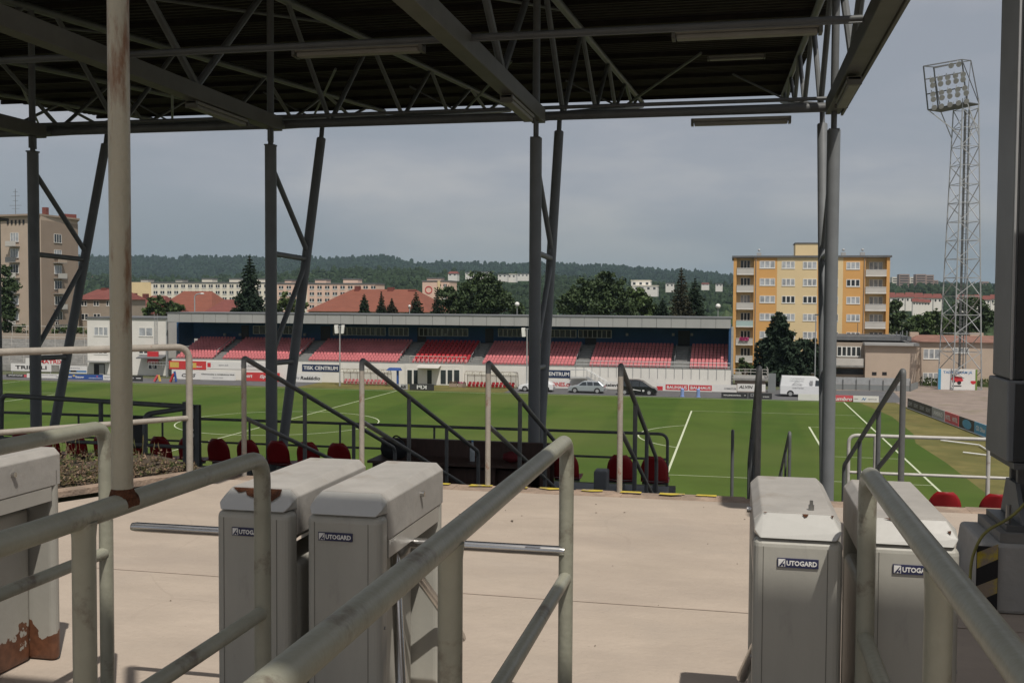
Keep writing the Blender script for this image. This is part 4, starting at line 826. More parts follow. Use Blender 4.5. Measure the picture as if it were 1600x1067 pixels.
t = thing('goal_frame', 'white goal frame lying on the dry grass near the advert boards', 'goal', (g0+g2)/2)
up = Vector((0, 0, .12)); MB().pipe([g0+up, g1+up, g1+(G(1560, 716)-g1)*.9+up], .06, .1, 8).build('crossbar', 'white', t); MB().tube(g2+up, g3+(g3-g2)*.6+up, .06, 8).build('ground_bar', 'white', t)

# ---------------------------------------------------------------- dugouts
def dugout(x0, x1, yb, label, seatm='seat_far', nb=8):
    Y = 129.2; a, b = P(x0, yb, Y).x, P(x1, yb, Y).x; t = thing('dugout', label, 'dugout', ((a+b)/2, Y+.7, ZP), 'players dugouts before the far stand')
    arcp = [(Y, ZP+1.75), (Y+.25, ZP+2.0), (Y+.7, ZP+2.1), (Y+1.15, ZP+1.95), (Y+1.4, ZP+1.5), (Y+1.5, ZP+.05)]
    f = MB()
    for i in range(nb): x = a+(b-a)*i/(nb-1); f.sweep([(x, p[0], p[1]) for p in arcp], .035, 6); f.tube((x, Y+.4, ZP), (x, Y+.4, ZP+.45), .03, 6)
    for p in (arcp[0], arcp[2], arcp[4]): f.tube((a, p[0], p[1]), (b, p[0], p[1]), .03, 6)
    for x in (a, b): f.tube((x, Y, ZP), (x, Y, ZP+1.75), .035, 6)
    f.build('frame', 'dugout_frame', t)
    s_ = MB(); k = 0
    for i in range(len(arcp)-1): s_.poly([(a, arcp[i][0]+.04, arcp[i][1]-.0), (b, arcp[i][0]+.04, arcp[i][1]-.0), (b, arcp[i+1][0]+.04, arcp[i+1][1]), (a, arcp[i+1][0]+.04, arcp[i+1][1])])
    s_.build('shell', 'dugout_shell', t)
    sb = MB(); x = a+.25
    while x < b-.4: far_seat_geo(sb, x+.2, Y+.7, ZP+.05, .42); x += .52
    sb.build('bench_seats', seatm, t); return t
M_['dugout_frame'] = mat('dugout_frame_paint', (.20, .175, .125), .6, .15, 2)
gm = mat('dugout_clear_shell', (.6, .58, .5), .2, .1, 2); gm.node_tree.nodes['Principled BSDF'].inputs['Alpha'].default_value = .35; M_['dugout_shell'] = gm
dugout(531, 606, 601, 'left dugout with faded seats under a curved clear shelter'); dugout(726, 806, 605.5, 'right dugout with red seats under a curved clear shelter', 'seat_vip')
t = thing('blue_stand', 'blue frame with a flat top standing beside the left dugout', 'frame', P(621, 603, 128.5)); q0 = P(621, 603, 128.5); q0.z = ZP
MB().box(q0.x-.13, q0.x+.13, 128.5, 128.7, ZP, ZP+2.1).build('post', 'blue', t); MB().hexa([(q0.x-1.5, 128.2, ZP+2.1), (q0.x+.5, 128.2, ZP+2.1), (q0.x+.5, 129, ZP+2.1), (q0.x-1.5, 129, ZP+2.1), (q0.x-1.1, 128.3, ZP+2.45), (q0.x+.3, 128.3, ZP+2.45), (q0.x+.3, 128.9, ZP+2.45), (q0.x-1.1, 128.9, ZP+2.45)]).build('top', 'blue', t); MB().box(q0.x-.5, q0.x+.9, 128.4, 128.8, ZP, ZP+.12).build('foot', 'blue', t)
for x_, lab in ((708, 'planter box of reddish plants left of two at the entrance'), (722, 'planter box of reddish plants beside the right dugout')):
    q0 = P(x_, 601, 130.5); t = thing('planter', lab, 'planter', (q0.x, 130.5, ZP)); MB().box(q0.x-.5, q0.x+.5, 130.3, 130.7, ZP, ZP+.45).build('box', 'brown', t)
    f = MB(); random.seed(int(x_))
    for i in range(120):
        p = Vector((q0.x+random.uniform(-.5, .5), 130.5+random.uniform(-.2, .2), ZP+.42+random.uniform(0, .25))); u = Vector((random.uniform(-1, 1), random.uniform(-1, 1), random.uniform(-1, 1))).normalized()*.08; w = u.cross(Vector((.3, .5, 1)))*.8; f.poly([p-u, p-w, p+u, p+w])
    f.build('plants', 'flower' if x_ > 715 else 'weed_dry', t)
for x_, lab in ((1066, 'pale blue training dummy, left one on the touchline'), (1091, 'pale blue training dummy, right one near the low black board')):
    q0 = P(x_, 623, 124.6); t = thing('training_dummy', lab, 'training dummy', (q0.x, 124.6, ZP)); MB().sweep([(q0.x, 124.6, ZP+.04), (q0.x, 124.6, ZP+.9), (q0.x, 124.6, ZP+1.0)], [.20, .21, .1], 12).build('body', 'lightblue', t, smooth=True); MB().tube((q0.x, 124.6, ZP), (q0.x, 124.6, ZP+.04), .28, 12).build('base', 'lightblue', t)
for x_, m, lab in ((282, 'pinkred', 'red and yellow leaning A frame rack right of the tall rusty post'), (303, 'red', 'red and blue folded rack below the banner with yellow ovals')):
    q0 = P(x_-4 if x_ < 290 else 303, 597, 126.5); t = thing('folding_rack', lab, 'rack', (q0.x, 126.5, ZP)); q0.z = ZP
    q0.x = P(245 if x_ < 290 else 270, 597, 126.5).x
    MB().bar(q0+Vector((-.35, 0, .1)), q0+Vector((.15, 0, .9 if x_ < 290 else 1.2)), .3, .25).build('leaf', m, t); MB().bar(q0+Vector((.45, .1, .1)), q0+Vector((.2, .1, .95 if x_ < 290 else 1.5)), .25, .2).build('leaf', 'yellow_logo' if x_ < 290 else 'blue', t)

# floodlit mast poles before the stand
def small_mast(x_, yb, yt, Y, lab):
    b = P(x_, yb, Y); tz = P(x_, yt, Y).z; b.z = ZP; t = thing('light_mast', lab, 'light mast', b, 'slim light masts before the far stand')
    MB().sweep([b, (b.x, b.y, tz)], [.11, .07], 8).build('pole', 'galv', t, smooth=True)
    MB().box(b.x-.4, b.x+.4, Y-.05, Y+.05, tz-.1, tz-.02).build('cross_arm', 'galv', t)
    for s_ in (-1, 1):
        MB().hexa([(b.x+s_*.42-.17, Y-.25, tz-1.05), (b.x+s_*.42+.17, Y-.25, tz-1.05), (b.x+s_*.36+.17, Y+.1, tz-1.0), (b.x+s_*.36-.17, Y+.1, tz-1.0), (b.x+s_*.5-.2, Y-.2, tz+.02), (b.x+s_*.5+.2, Y-.2, tz+.02), (b.x+s_*.45+.2, Y+.12, tz+.05), (b.x+s_*.45-.2, Y+.12, tz+.05)]).build('floodlamp', 'white', t)
small_mast(531, 600, 508.5, 127.5, 'slim light mast with two white lamps before the left of the far stand')
small_mast(823, 608, 513, 127.5, 'slim light mast half hidden by the middle steel posts')

# ---------------------------------------------------------------- vehicles
def wheel(t, x, y, r, s):
    w = MB(); w.tube((x, y-.1, ZP+r), (x, y+.1, ZP+r), r, 18); wo = w.build('wheel', 'tyre', t, smooth=True)
    h = MB(); yy = y-.11 if s < 0 else y+.11; h.tube((x, y, ZP+r), (x, yy, ZP+r), r*.66, 14); h.build('rim', 'galv', wo)
def vehicle(name, xc, Y, ln, wdt, low, top, glass, m, label, flip=1, cat='car', wr=.32, wx=(.19, .81), extra=None):
    # low: outline of the lower body, top: outline of the cabin (u along the car from the nose, v height in metres)
    t = thing(name, label, cat, (xc, Y, ZP)); X = lambda u: xc+flip*(u-.5)*ln
    y0, y1 = Y-wdt/2, Y+wdt/2
    def loft(name_, poly, ins0, ins1, mm, zmid):     # sides lean in towards the roof
        s_ = MB(); k = len(s_.v); n = len(poly); zmax = max(p[1] for p in poly)
        def inset(v): return ins0+(ins1-ins0)*max(0, (v-zmid)/(zmax-zmid+1e-6))
        s_.v += [(X(u), y0+inset(v), ZP+v) for u, v in poly]+[(X(u), y1-inset(v), ZP+v) for u, v in poly]
        a, b = tuple(range(k, k+n)), tuple(range(k+2*n-1, k+n-1, -1)); s_.f += [a, b]+[(k+i, k+n+i, k+n+(i+1) % n, k+(i+1) % n) for i in range(n)]
        return s_.build(name_, mm, t, bevel=.03)
    loft('body', low, 0, .02, m, .5); loft('cabin', top, .03, .2, m, min(p[1] for p in top)); zb = min(p[1] for p in top); ztop = max(p[1] for p in top)
    for gl in glass:
        s_ = MB()
        for sgn in (-1, 1):
            pts = []
            for u, v in gl: ins = .03+(.17)*max(0, (v-zb)/(ztop-zb)); pts.append((X(u), (y0+ins-.012) if sgn < 0 else (y1-ins+.012), ZP+v))
            s_.poly(pts)
        s_.build('window', 'glass', t)
    for u in wx:
        for yy, sg in ((y0+.09, -1), (y1-.09, 1)): wheel(t, X(u), yy, wr, sg)
    for sgn in (y0+.22, y1-.22):
        MB().box(min(X(.006), X(.04)), max(X(.006), X(.04)), sgn-.17, sgn+.17, ZP+.62, ZP+.78).build('headlight', 'galv', t)
        MB().box(min(X(.965), X(.998)), max(X(.965), X(.998)), sgn-.15, sgn+.15, ZP+.7, ZP+.9).build('tail_light', 'letter_red', t)
    for u in wx:
        for yy in (y0-.004, y1+.004): MB().poly([(X(u)+wr*1.2*math.cos(q), yy, ZP+wr+wr*1.2*math.sin(q)) for q in [math.pi*j/10 for j in range(11)]]).build('wheel_arch', 'black', t)
    MB().box(min(X(.02), X(.98)), max(X(.02), X(.98)), y0-.006, y0+.02, ZP+.18, ZP+.26).build('sill', 'black', t)
    return t
est_low = [(0, .28), (.0, .6), (.03, .75), (.24, .92), (.99, .95), (1, .6), (.985, .28)]
est_top = [(.22, .90), (.40, 1.43), (.55, 1.48), (.85, 1.44), (.985, .93)]
est_gl = [[(.30, .95), (.405, 1.36), (.50, 1.40), (.52, .95)], [(.535, .95), (.525, 1.40), (.68, 1.40), (.69, .95)], [(.71, .95), (.70, 1.40), (.83, 1.37), (.92, .96)]]
p_ = P(917, 613, 126.6); vehicle('estate_car', p_.x, 126.6, 4.45, 1.78, est_low, est_top, est_gl, 'car_silver', 'silver estate car parked on the track before the far stand')
p_ = P(839, 611, 127.0); vehicle('white_car', p_.x, 127.0, 4.4, 1.78, est_low, [(.24, .9), (.42, 1.38), (.56, 1.42), (.8, 1.36), (.97, .94)], [[(.31, .95), (.42, 1.32), (.52, 1.35), (.53, .95)], [(.55, .95), (.54, 1.35), (.7, 1.33), (.86, .97)]], 'car_white', 'white car partly hidden behind the middle steel posts')
mpv_low = [(0, .26), (0, .62), (.04, .82), (.17, 1.0), (.99, 1.05), (1, .6), (.99, .26)]
p_ = P(996, 615, 126.0); mv = vehicle('minivan', p_.x, 126.0, 4.75, 1.92, mpv_low, [(.14, .98), (.36, 1.68), (.5, 1.83), (.93, 1.82), (.99, 1.03)], [[(.20, 1.04), (.365, 1.6), (.42, 1.62), (.43, 1.04)], [(.45, 1.04), (.44, 1.66), (.62, 1.68), (.62, 1.04)], [(.64, 1.04), (.64, 1.68), (.90, 1.66), (.94, 1.06)]], 'car_black', 'black minivan facing right with white flashes along its side', flip=-1)
def mvx(u): return p_.x-(u-.5)*4.75
MB().poly([(mvx(.62), 126-.974, ZP+.62), (mvx(.40), 126-.974, ZP+.50), (mvx(.40), 126-.974, ZP+.58), (mvx(.62), 126-.974, ZP+.74)]).build('stripe', 'letter_white', mv); MB().poly([(mvx(.36), 126-.974, ZP+.45), (mvx(.31), 126-.974, ZP+.45), (mvx(.31), 126-.974, ZP+.65), (mvx(.36), 126-.974, ZP+.65)]).build('stripe', 'letter_white', mv)
p_ = P(1258, 619, 129.0); VX = p_.x
vn = vehicle('delivery_van', VX, 129.0, 5.9, 2.0, [(0, .3), (0, .95), (.05, 1.15), (.16, 1.3), (1, 1.35), (1, .3)], [(.15, 1.28), (.24, 2.1), (.31, 2.4), (.97, 2.45), (.998, 1.33)], [[(.185, 1.33), (.25, 1.98), (.31, 2.02), (.32, 1.33)]], 'car_white', 'white delivery van parked at the gap before the grey fence', flip=-1, cat='van', wr=.35, wx=(.17, .80))
text('CATERING', .2/.72, 'letter_grey', vn, (VX-1.0, 127.98, ZP+2.15), width=1.6, bold=.01); text('servis', .16/.72, 'letter_grey', vn, (VX-.9, 127.98, ZP+1.1), width=1.3, bold=.01)
s_ = MB(); s_.box(VX-1.6, VX-.4, 127.975, 127.985, ZP+1.45, ZP+1.5); s_.bar((VX-1.5, 127.98, ZP+1.5), (VX-1.1, 127.98, ZP+1.9), .01, .04); s_.bar((VX-1.1, 127.98, ZP+1.9), (VX-.5, 127.98, ZP+1.5), .01, .04); s_.build('emblem', 'letter_grey', vn)
MB().box(VX+.45, VX+.8, 127.975, 127.985, ZP+1.45, ZP+1.95).build('emblem', 'letter_grey', vn)
p_ = P(1227, 612, 131); dr = MB(); dr.box(p_.x-.35, p_.x+.3, 130.4, 130.5, ZP+.35, ZP+2.2); tag(dr.build('trolley_stack', 'white', at=(p_.x, 130.5, ZP)), 'white stack of crates behind the tail of the delivery van', 'crates')

# ---------------------------------------------------------------- metal stair to the stand, right hand landing
t = thing('metal_staircase', 'galvanised outside stair slanting down from the far stand behind the silver car', 'staircase', P(915, 600, 131.3))
a, b = P(893, 577, 131.9), P(918, 577, 131.9); c = P(950, 602, 131.9); c.z = ZP
for y in (130.9, 131.9):
    MB().pipe([(a.x, y, a.z), (b.x, y, b.z), (c.x, y, c.z+1.0)], .04, .1, 6).build('hand_rail', 'galv', t); MB().bar((b.x, y, b.z-1.0), (c.x, y, c.z), .06, .2).build('stringer', 'galv', t)
    for i in range(6): q = b.lerp(Vector((c.x, 0, c.z+1)), i/5); MB().tube((q.x, y, q.z-1.0), (q.x, y, q.z), .025, 5).build('baluster', 'galv', t)
MB().box(a.x, b.x, 130.9, 132.4, b.z-1.08, b.z-1.0).build('platform', 'galv', t)
tr = MB()
for i in range(12): q = b.lerp(Vector((c.x, 0, c.z+1)), (i+.5)/12); tr.box(q.x-.12, q.x+.12, 130.93, 131.87, q.z-1.02, q.z-.99)
tr.build('treads', 'galv', t)
t = thing('end_landing', 'railed concrete landing at the right end of the far stand', 'landing', P(1170, 600, 133))
a, b = P(1146, 590, 133), P(1200, 592, 133); MB().box(a.x, b.x, 133, 139, b.z-.25, b.z).build('slab', 'concrete_grey', t); MB().box(a.x+.2, b.x-.3, 133.3, 138, ZP, b.z-.253).build('wall', 'brown', t)
r_ = MB()
for i in range(7): x = a.x+(b.x-a.x)*i/6; r_.tube((x, 133.05, b.z), (x, 133.05, b.z+1.15), .03, 6)
for h in (.4, .8, 1.15): r_.tube((a.x, 133.05, b.z+h), (b.x, 133.05, b.z+h), .035, 6); r_.tube((b.x, 133.05, b.z+h), (b.x, 139, b.z+h), .035, 6)
r_.build('railing', 'rail_white', t)
tag(MB().box(P(1200, 600, 134).x, P(1212, 600, 134).x, 133.6, 133.7, ZP, P(1205, 583, 134).z).build('gate_panel', 'fence_sheet', at=P(1206, 605, 134)), 'narrow grey gate panel between the landing and the van', 'gate')

# ================================================================ WHITE CLUB HOUSE at the left of the stand
Y = 137; a, b = P(137, 580, Y), P(262, 580, Y); zt_ = P(200, 498, Y).z
t = thing('club_house', 'white two storey club house left of the far grandstand', 'building', ((a.x+b.x)/2, Y+5, ZP))
MB().box(a.x, b.x, Y, Y+11, ZP, zt_).build('wall', 'render_white', t); MB().box(a.x-.15, b.x+.15, Y-.15, Y+11.1, zt_+.002, zt_+.22).build('parapet', 'roof_grey', t)
c = P(289, 520, Y+5).x; MB().box(b.x+.003, c, Y+5, Y+12, ZP, P(270, 501, Y+5).z).build('side_wing', 'render_white', t)
def win(t, x0, x1, y0, y1, Y, n=2, gm='curtain', fm='white', name='window', dz=.0):
    p, q = P(x0, y0, Y), P(x1, y1, Y); w = (q.x-p.x)/n; f = MB(); g = MB(); fr = min(.09, w*.14)
    f.box(p.x-.03, q.x+.03, Y-.06, Y-.004, q.z-.08, q.z)
    for i in range(n):
        u0, u1 = p.x+i*w, p.x+(i+1)*w
        f.box(u0, u0+fr, Y-.045, Y-.004, q.z, p.z); f.box(u1-fr, u1-.002, Y-.045, Y-.004, q.z, p.z); f.box(u0+fr, u1-fr, Y-.045, Y-.004, p.z-fr, p.z); f.box(u0+fr, u1-fr, Y-.045, Y-.004, q.z, q.z+fr)
        g.box(u0+fr, u1-fr, Y-.025, Y-.003, q.z+fr, p.z-fr)
    fo = f.build(name, fm, t); g.build('pane', gm, fo); return fo
win(t, 147, 169, 510.5, 524.5, Y, 3); win(t, 185, 200, 511, 524.5, Y, 2); win(t, 217, 239, 511.5, 525.5, Y, 2)
win(t, 147, 168, 540, 553, Y, 3, 'glass'); win(t, 217, 232, 546, 553, Y, 2, 'glass'); win(t, 232, 246, 569, 577, Y, 2, 'glass'); win(t, 196, 206, 560, 574, Y, 2, 'glass')
p, q = P(147, 568, Y), P(164, 587, Y); MB().box(p.x, q.x, Y-.05, Y-.004, ZP, p.z).build('doorway', 'letter_black', t); MB().box((p.x+q.x)/2, q.x-.1, Y-.09, Y-.052, ZP, p.z-.15).build('door', 'fascia', t)
p, q = P(140, 563, Y), P(172, 566, Y); MB().box(p.x, q.x, Y-.9, Y-.003, q.z, p.z).build('door_canopy', 'fascia', t)
p, q = P(222, 554, Y), P(262, 558, Y); MB().hexa([(p.x, Y-1.6, q.z-.2), (q.x, Y-1.6, q.z-.2), (q.x, Y-.003, q.z+.2), (p.x, Y-.003, q.z+.2), (p.x, Y-1.6, q.z-.05), (q.x, Y-1.6, q.z-.05), (q.x, Y-.003, q.z+.35), (p.x, Y-.003, q.z+.35)]).build('awning', 'roof_grey', t)
p, q = P(230, 549, Y-1), P(247, 567, Y-1); MB().box(p.x, q.x, Y-1, Y-.8, q.z, p.z).build('red_panel', 'letter_red', t)
l_ = MB()
for x_ in (241, 246): p = P(x_, 490, Y-.3); l_.tube((p.x, Y-.3, P(x_, 551, Y-.3).z), (p.x, Y-.3, p.z), .03, 5)
x0, x1 = P(241, 500, Y-.3).x, P(246, 500, Y-.3).x
for i in range(22): z = P(243, 549-i*2.6, Y-.3).z; l_.tube((x0, Y-.3, z), (x1, Y-.3, z), .02, 5)
l_.build('roof_ladder', 'galv', t)
r_ = MB(); p, q = P(232, 565, Y-2), P(268, 565, Y-2)
for i in range(9): r_.tube((p.x+(q.x-p.x)*i/8, Y-2, p.z-.9), (p.x+(q.x-p.x)*i/8, Y-2, p.z), .03, 5)
r_.tube((p.x, Y-2, p.z), (q.x, Y-2, p.z), .03, 5); r_.tube((p.x, Y-2, p.z-.45), (q.x, Y-2, p.z-.45), .03, 5); r_.build('step_rail', 'galv', t)
win(t, 262, 270, 508, 526, Y+4.95, 2, 'curtain')
p = P(256, 463, Y+3); lp = thing('street_lamp', 'pale curved street lamp rising above the club house roof', 'street lamp', (p.x, Y+12, ZP)); MB().pipe([(p.x, Y+12, ZP), (p.x, Y+12, p.z+.3), (p.x+1.2, Y+12, p.z+.5)], .09, .8, 8).build('pole', 'galv', lp); MB().ball((p.x+1.3, Y+12, p.z+.45), .22, 8, 5, (1.6, 1, .6)).build('lamp_head', 'white', lp)
# old terrace with rails and wall behind
tt = thing('old_terrace', 'old grey stepped terrace left of the club house', 'terrace', (-105, 145, ZP)); a = P(-60, 580, 137).x; b = P(136, 580, 138).x
s_ = MB(); n = 14; z1 = P(60, 530, 150).z
for i in range(n): s_.box(a-6, b-.05, 139.5+i*.8, 140.3+i*.8-.003, ZP, ZP+.8+(z1-ZP-.8)*(i+1)/n)
s_.build('steps', 'concrete_grey', tt)
for yy, zz in ((141, ZP+1.6), (145, ZP+4), (148.5, ZP+5.6)):
    r_ = MB(); x = a
    while x < b-1: r_.tube((x, yy, zz-.5), (x, yy, zz+1.0), .04, 5); x += 2.6
    r_.tube((a, yy, zz+1.0), (b-.5, yy, zz+1.0), .045, 5); r_.build('crush_rail', 'rail_white', tt)
wl = P(60, 521, 151.5).z; tag(MB().box(a-10, P(139, 530, 151.5).x, 151.3, 151.7, ZP, wl).build('terrace_wall', 'taupe', at=(-100, 151.5, ZP)), 'pale wall along the back of the old terrace', 'wall')

# ================================================================ APARTMENT BLOCKS
# yellow block at the right
Y = 166.; a, b = P(1145, 500, Y).x, P(1389, 500, Y).x; zt_ = P(1260, 402.5, Y).z
t = thing('yellow_apartments', 'orange and cream apartment block with white balconies right of the far stand', 'building', ((a+b)/2, Y+6, ZP))
def px(x): return P(x, 500, Y).x
MB().box(a, b, Y+1.55, Y+13, ZP, zt_).build('core', 'cream', t)
strips = [(1145, 1150, 'orange'), (1177, 1213, 'orange'), (1213, 1276, 'cream'), (1276, 1297, 'orange'), (1297, 1316, 'cream'), (1316, 1351, 'orange'), (1384, 1389, 'orange')]
for x0, x1, m in strips: MB().box(px(x0), px(x1)-.004, Y, Y+1.546, ZP, zt_).build('facade_strip', m, t)
MB().box(a-.25, b+.25, Y-.25, Y+13.2, zt_+.002, zt_+.3).build('roof', 'roof_grey', t)
p, q = P(1243, 381, Y+4), P(1282, 402, Y+4); MB().box(p.x, q.x, Y+4, Y+9, zt_+.303, p.z).build('lift_house', 'cream', t); MB().box(p.x-.1, q.x+.1, Y+3.9, Y+9.1, p.z+.002, p.z+.18).build('lift_house_roof', 'roof_grey', t)
for x_ in (1348, 1318, 1186): p = P(x_, 398, Y+3); MB().box(p.x-.35, p.x+.35, Y+3, Y+3.7, zt_+.303, zt_+.9).build('vent', 'fascia', t); MB().ball((p.x, Y+3.3, zt_+1.3), .22, 8, 5).build('vent_cap', 'galv', t)
FL = [413.5, 440.5, 467.5, 495, 523, 550, 577]; random.seed(4)
for i, fy_ in enumerate(FL):
    for x0, x1 in ((1187, 1211), (1221.5, 1242), (1254.5, 1276), (1299, 1309.5), (1322.5, 1343.5)):
        win(t, x0, x1, fy_-5.6+(x0-1187)*.012, fy_+5.6+(x0-1187)*.012, Y, 3 if x1-x0 > 12 else 2, random.choice(['curtain', 'curtain', 'glass']))
    for j, (x0, x1) in enumerate(((1150, 1177), (1351, 1384))):
        dy = (x0-1150)*.012; win(t, x0+7, x1-5, fy_-6.5+dy, fy_+7+dy, Y+1.546, 3, random.choice(['curtain', 'glass']))
        zt2 = P(x0, fy_+6+dy, Y).z; zb2 = P(x0, fy_+16+dy, Y).z; m = 'balcony_teal' if (i == 3 and j == 0) else 'balcony'
        bo = MB().box(px(x0)+.02, px(x1)-.03, Y-.12, Y-.02, zb2+.15, zt2).build('balcony', m, t); MB().box(px(x0)+.02, px(x1)-.03, Y-.16, Y+1.54, zb2, zb2+.145).build('slab', 'render_white', bo); MB().box(px(x0)+.02, px(x1)-.03, Y-.15, Y+.02, zt2+.003, zt2+.07).build('handrail', 'white', bo)
        if i == 4 and j == 0:
            f = MB()
            for k in range(200):
                p = Vector((random.uniform(px(1156), px(1170)), Y-.25+random.uniform(-.15, .1), zt2+random.uniform(-.25, .2))); u = Vector((random.uniform(-1, 1), random.uniform(-1, 1), random.uniform(-1, 1))).normalized()*.11; w = u.cross(Vector((.2, 1, .3))); f.poly([p-u, p-w, p+u, p+w])
            f.build('flower_box', 'flower', bo)
for x_ in (1180, 1349): MB().tube((px(x_), Y-.08, ZP), (px(x_), Y-.08, zt_), .07, 6).build('downpipe', 'brown', t)
# tan block at the far left (corner towards us)
Y = 172.; zt_ = P(60, 337, Y).z; xc_ = P(64, 400, Y).x; xL = P(-30, 400, Y+3).x; xR = P(122, 400, Y+12).x
t = thing('tan_apartments', 'tall tan apartment block with small balconies at the far left', 'building', (xc_, Y+5, ZP))
MB().prism([(xL, Y+2.5), (xc_, Y), (xR, Y+12), (xR-8, Y+22), (xL, Y+22)], 'z', ZP, zt_).build('wall', 'tan', t)
nr = Vector((xR-xc_, 12, 0)).normalized(); nn = Vector((nr.y, -nr.x, 0))
s_ = MB(); A_ = Vector((xc_, Y, 0)); B_ = Vector((xR, Y+12, 0)); s_.hexa([tuple(A_+nn*.002+Vector((0, 0, ZP))), tuple(B_+nn*.002+Vector((0, 0, ZP))), tuple(B_+nn*.05+Vector((0, 0, ZP))), tuple(A_+nn*.05+Vector((0, 0, ZP))), tuple(A_+nn*.002+Vector((0, 0, zt_-.8))), tuple(B_+nn*.002+Vector((0, 0, zt_-.8))), tuple(B_+nn*.05+Vector((0, 0, zt_-.8))), tuple(A_+nn*.05+Vector((0, 0, zt_-.8)))]); s_.build('side_facade', 'brown', t)
MB().prism([(xL-.5, Y+2.0), (xc_, Y-.6), (xR+.6, Y+11.8), (xR-8, Y+22.5), (xL-.5, Y+22.5)], 'z', zt_+.003, zt_+.35).build('roof', 'brown', t)
MB().prism([(xR-1.5, Y+8.2), (xR+.3, Y+11.2), (xR-2, Y+14), (xR-4, Y+12)], 'z', zt_+.353, zt_+1.1).build('roof_parapet', 'tile_red', t)
p = P(71, 330, Y+6); MB().box(p.x-.45, p.x+.45, Y+5.6, Y+6.4, zt_+.353, p.z+.7).build('chimney', 'tile_red', t)
p = P(24, 300, Y+4); an = MB(); an.tube((p.x, Y+4, zt_+.35), (p.x, Y+4, p.z+.6), .05, 5)
for k, (dz, w) in enumerate(((0, .5), (-.8, .9), (-1.7, .6), (-2.6, 1.3), (-3.2, .8))): an.tube((p.x-w, Y+4, p.z+dz), (p.x+w, Y+4, p.z+dz), .03, 4)
an.build('aerial', 'steel', t)
dl = Vector((xc_-xL, -2.5, 0)).normalized(); nl = Vector((dl.y, -dl.x, 0))
def fwin(t, A_, d, n_, u, z, w, h, k=3, gm='curtain', balc=None):
    f = MB(); g = MB(); up = Vector((0, 0, 1)); c = A_+d*u
    def bx(mb, u0, u1, z0, z1, o0, o1):
        q = [c+d*u0+n_*o1+up*z0, c+d*u1+n_*o1+up*z0, c+d*u1+n_*o0+up*z0, c+d*u0+n_*o0+up*z0]; mb.hexa(q+[v+up*(z1-z0) for v in q])
    for i in range(k+1): x = -w/2+w*i/k; bx(f, x-.05, x+.05, z, z+h, .06, .11)
    bx(f, -w/2-.1, w/2+.1, z-.1, z-.003, .06, .16); bx(f, -w/2+.05, w/2-.05, z+h+.003, z+h+.08, .06, .11); bx(g, -w/2+.05, w/2-.05, z, z+h, .055, .08)
    fo = f.build('window', 'white', t); g.build('pane', gm, fo)
    if balc:
        b_ = MB(); bx(b_, -w/2-.3, w/2+.3, z-1.0, z-.88, .055, 1.1); bo = b_.build('balcony', 'concrete_grey', t); r_ = MB(); bx(r_, -w/2-.3, w/2+.3, z-.87, z+.05, 1.04, 1.08); r_.build('balcony_panel', balc, bo)
random.seed(6)
for i, y_ in enumerate((372, 397, 421.5, 446, 470.5, 495)):
    z = P(25, y_+5, Y).z
    uL = (P(24, y_, Y+1.2).x-xL)/dl.x; fwin(t, Vector((xL, Y+2.5, 0)), dl, nl, uL, z, 2.0, 1.6, 3, random.choice(['curtain', 'glass']), random.choice(['steel', 'balcony', 'balcony']))
    fwin(t, A_, nr, nn, 5.2, z-.0, 2.3, 1.55, 3, random.choice(['curtain', 'glass', 'glass']), random.choice(['brown', 'concrete_grey', 'balcony', 'tan']) if i else None)
z = P(80, 521, Y).z; fwin(t, A_, nr, nn, 5.2, z, 2.2, 2.0, 3, 'glass')
fb = MB(); zz = P(20, 345, Y).z
for k in range(5): q = Vector((xL, Y+2.5, 0))+dl*((P(12+k*7, 345, Y+1.2).x-xL)/dl.x); MB().box(q.x-.18, q.x+.18, q.y-.12, q.y-.02, zz-.6, zz+.2).build('attic_vent', 'letter_black', t)

def hiproof(s, x0, x1, y0, y1, z0, h, hip, over=.4):
    x0 -= over; x1 += over; y0 -= over; y1 += over; ym_ = (y0+y1)/2; k = len(s.v)
    s.v += [(x0, y0, z0), (x1, y0, z0), (x1, y1, z0), (x0, y1, z0), (x0+hip, ym_, z0+h), (x1-hip, ym_, z0+h)]
    s.f += [(k, k+1, k+5, k+4), (k+1, k+2, k+5), (k+2, k+3, k+4, k+5), (k+3, k, k+4), (k+3, k+2, k+1, k)]; return s
def house(name, label, x0, x1, yt, ye, Y, dep, wallm, roofm, hip=.35, base=ZP-4, wins=(), chim=(), group=None, cat='house', chm='tile_red', wn=2, gm='glass'):
    a, b = P(x0, ye, Y).x, P(x1, ye, Y).x; ze = P((x0+x1)/2, ye, Y).z; zr = P((x0+x1)/2, yt, Y+dep/2).z
    t = thing(name, label, cat, ((a+b)/2, Y+dep/2, base), group)
    MB().box(a, b, Y, Y+dep, base, ze).build('wall', wallm, t); ro = hiproof(MB(), a, b, Y, Y+dep, ze+.003, zr-ze, (b-a)*hip).build('roof', roofm, t)
    for cx in chim:
        p = P(cx[0], cx[1], Y+dep*.5); w = cx[2] if len(cx) > 2 else .6; MB().box(p.x-w, p.x+w, Y+dep*.45, Y+dep*.45+1.2, zr-2.2, p.z).build('chimney', chm, ro)
    for w in wins: win(t, w[0], w[1], w[2], w[3], Y, wn, gm)
    return t
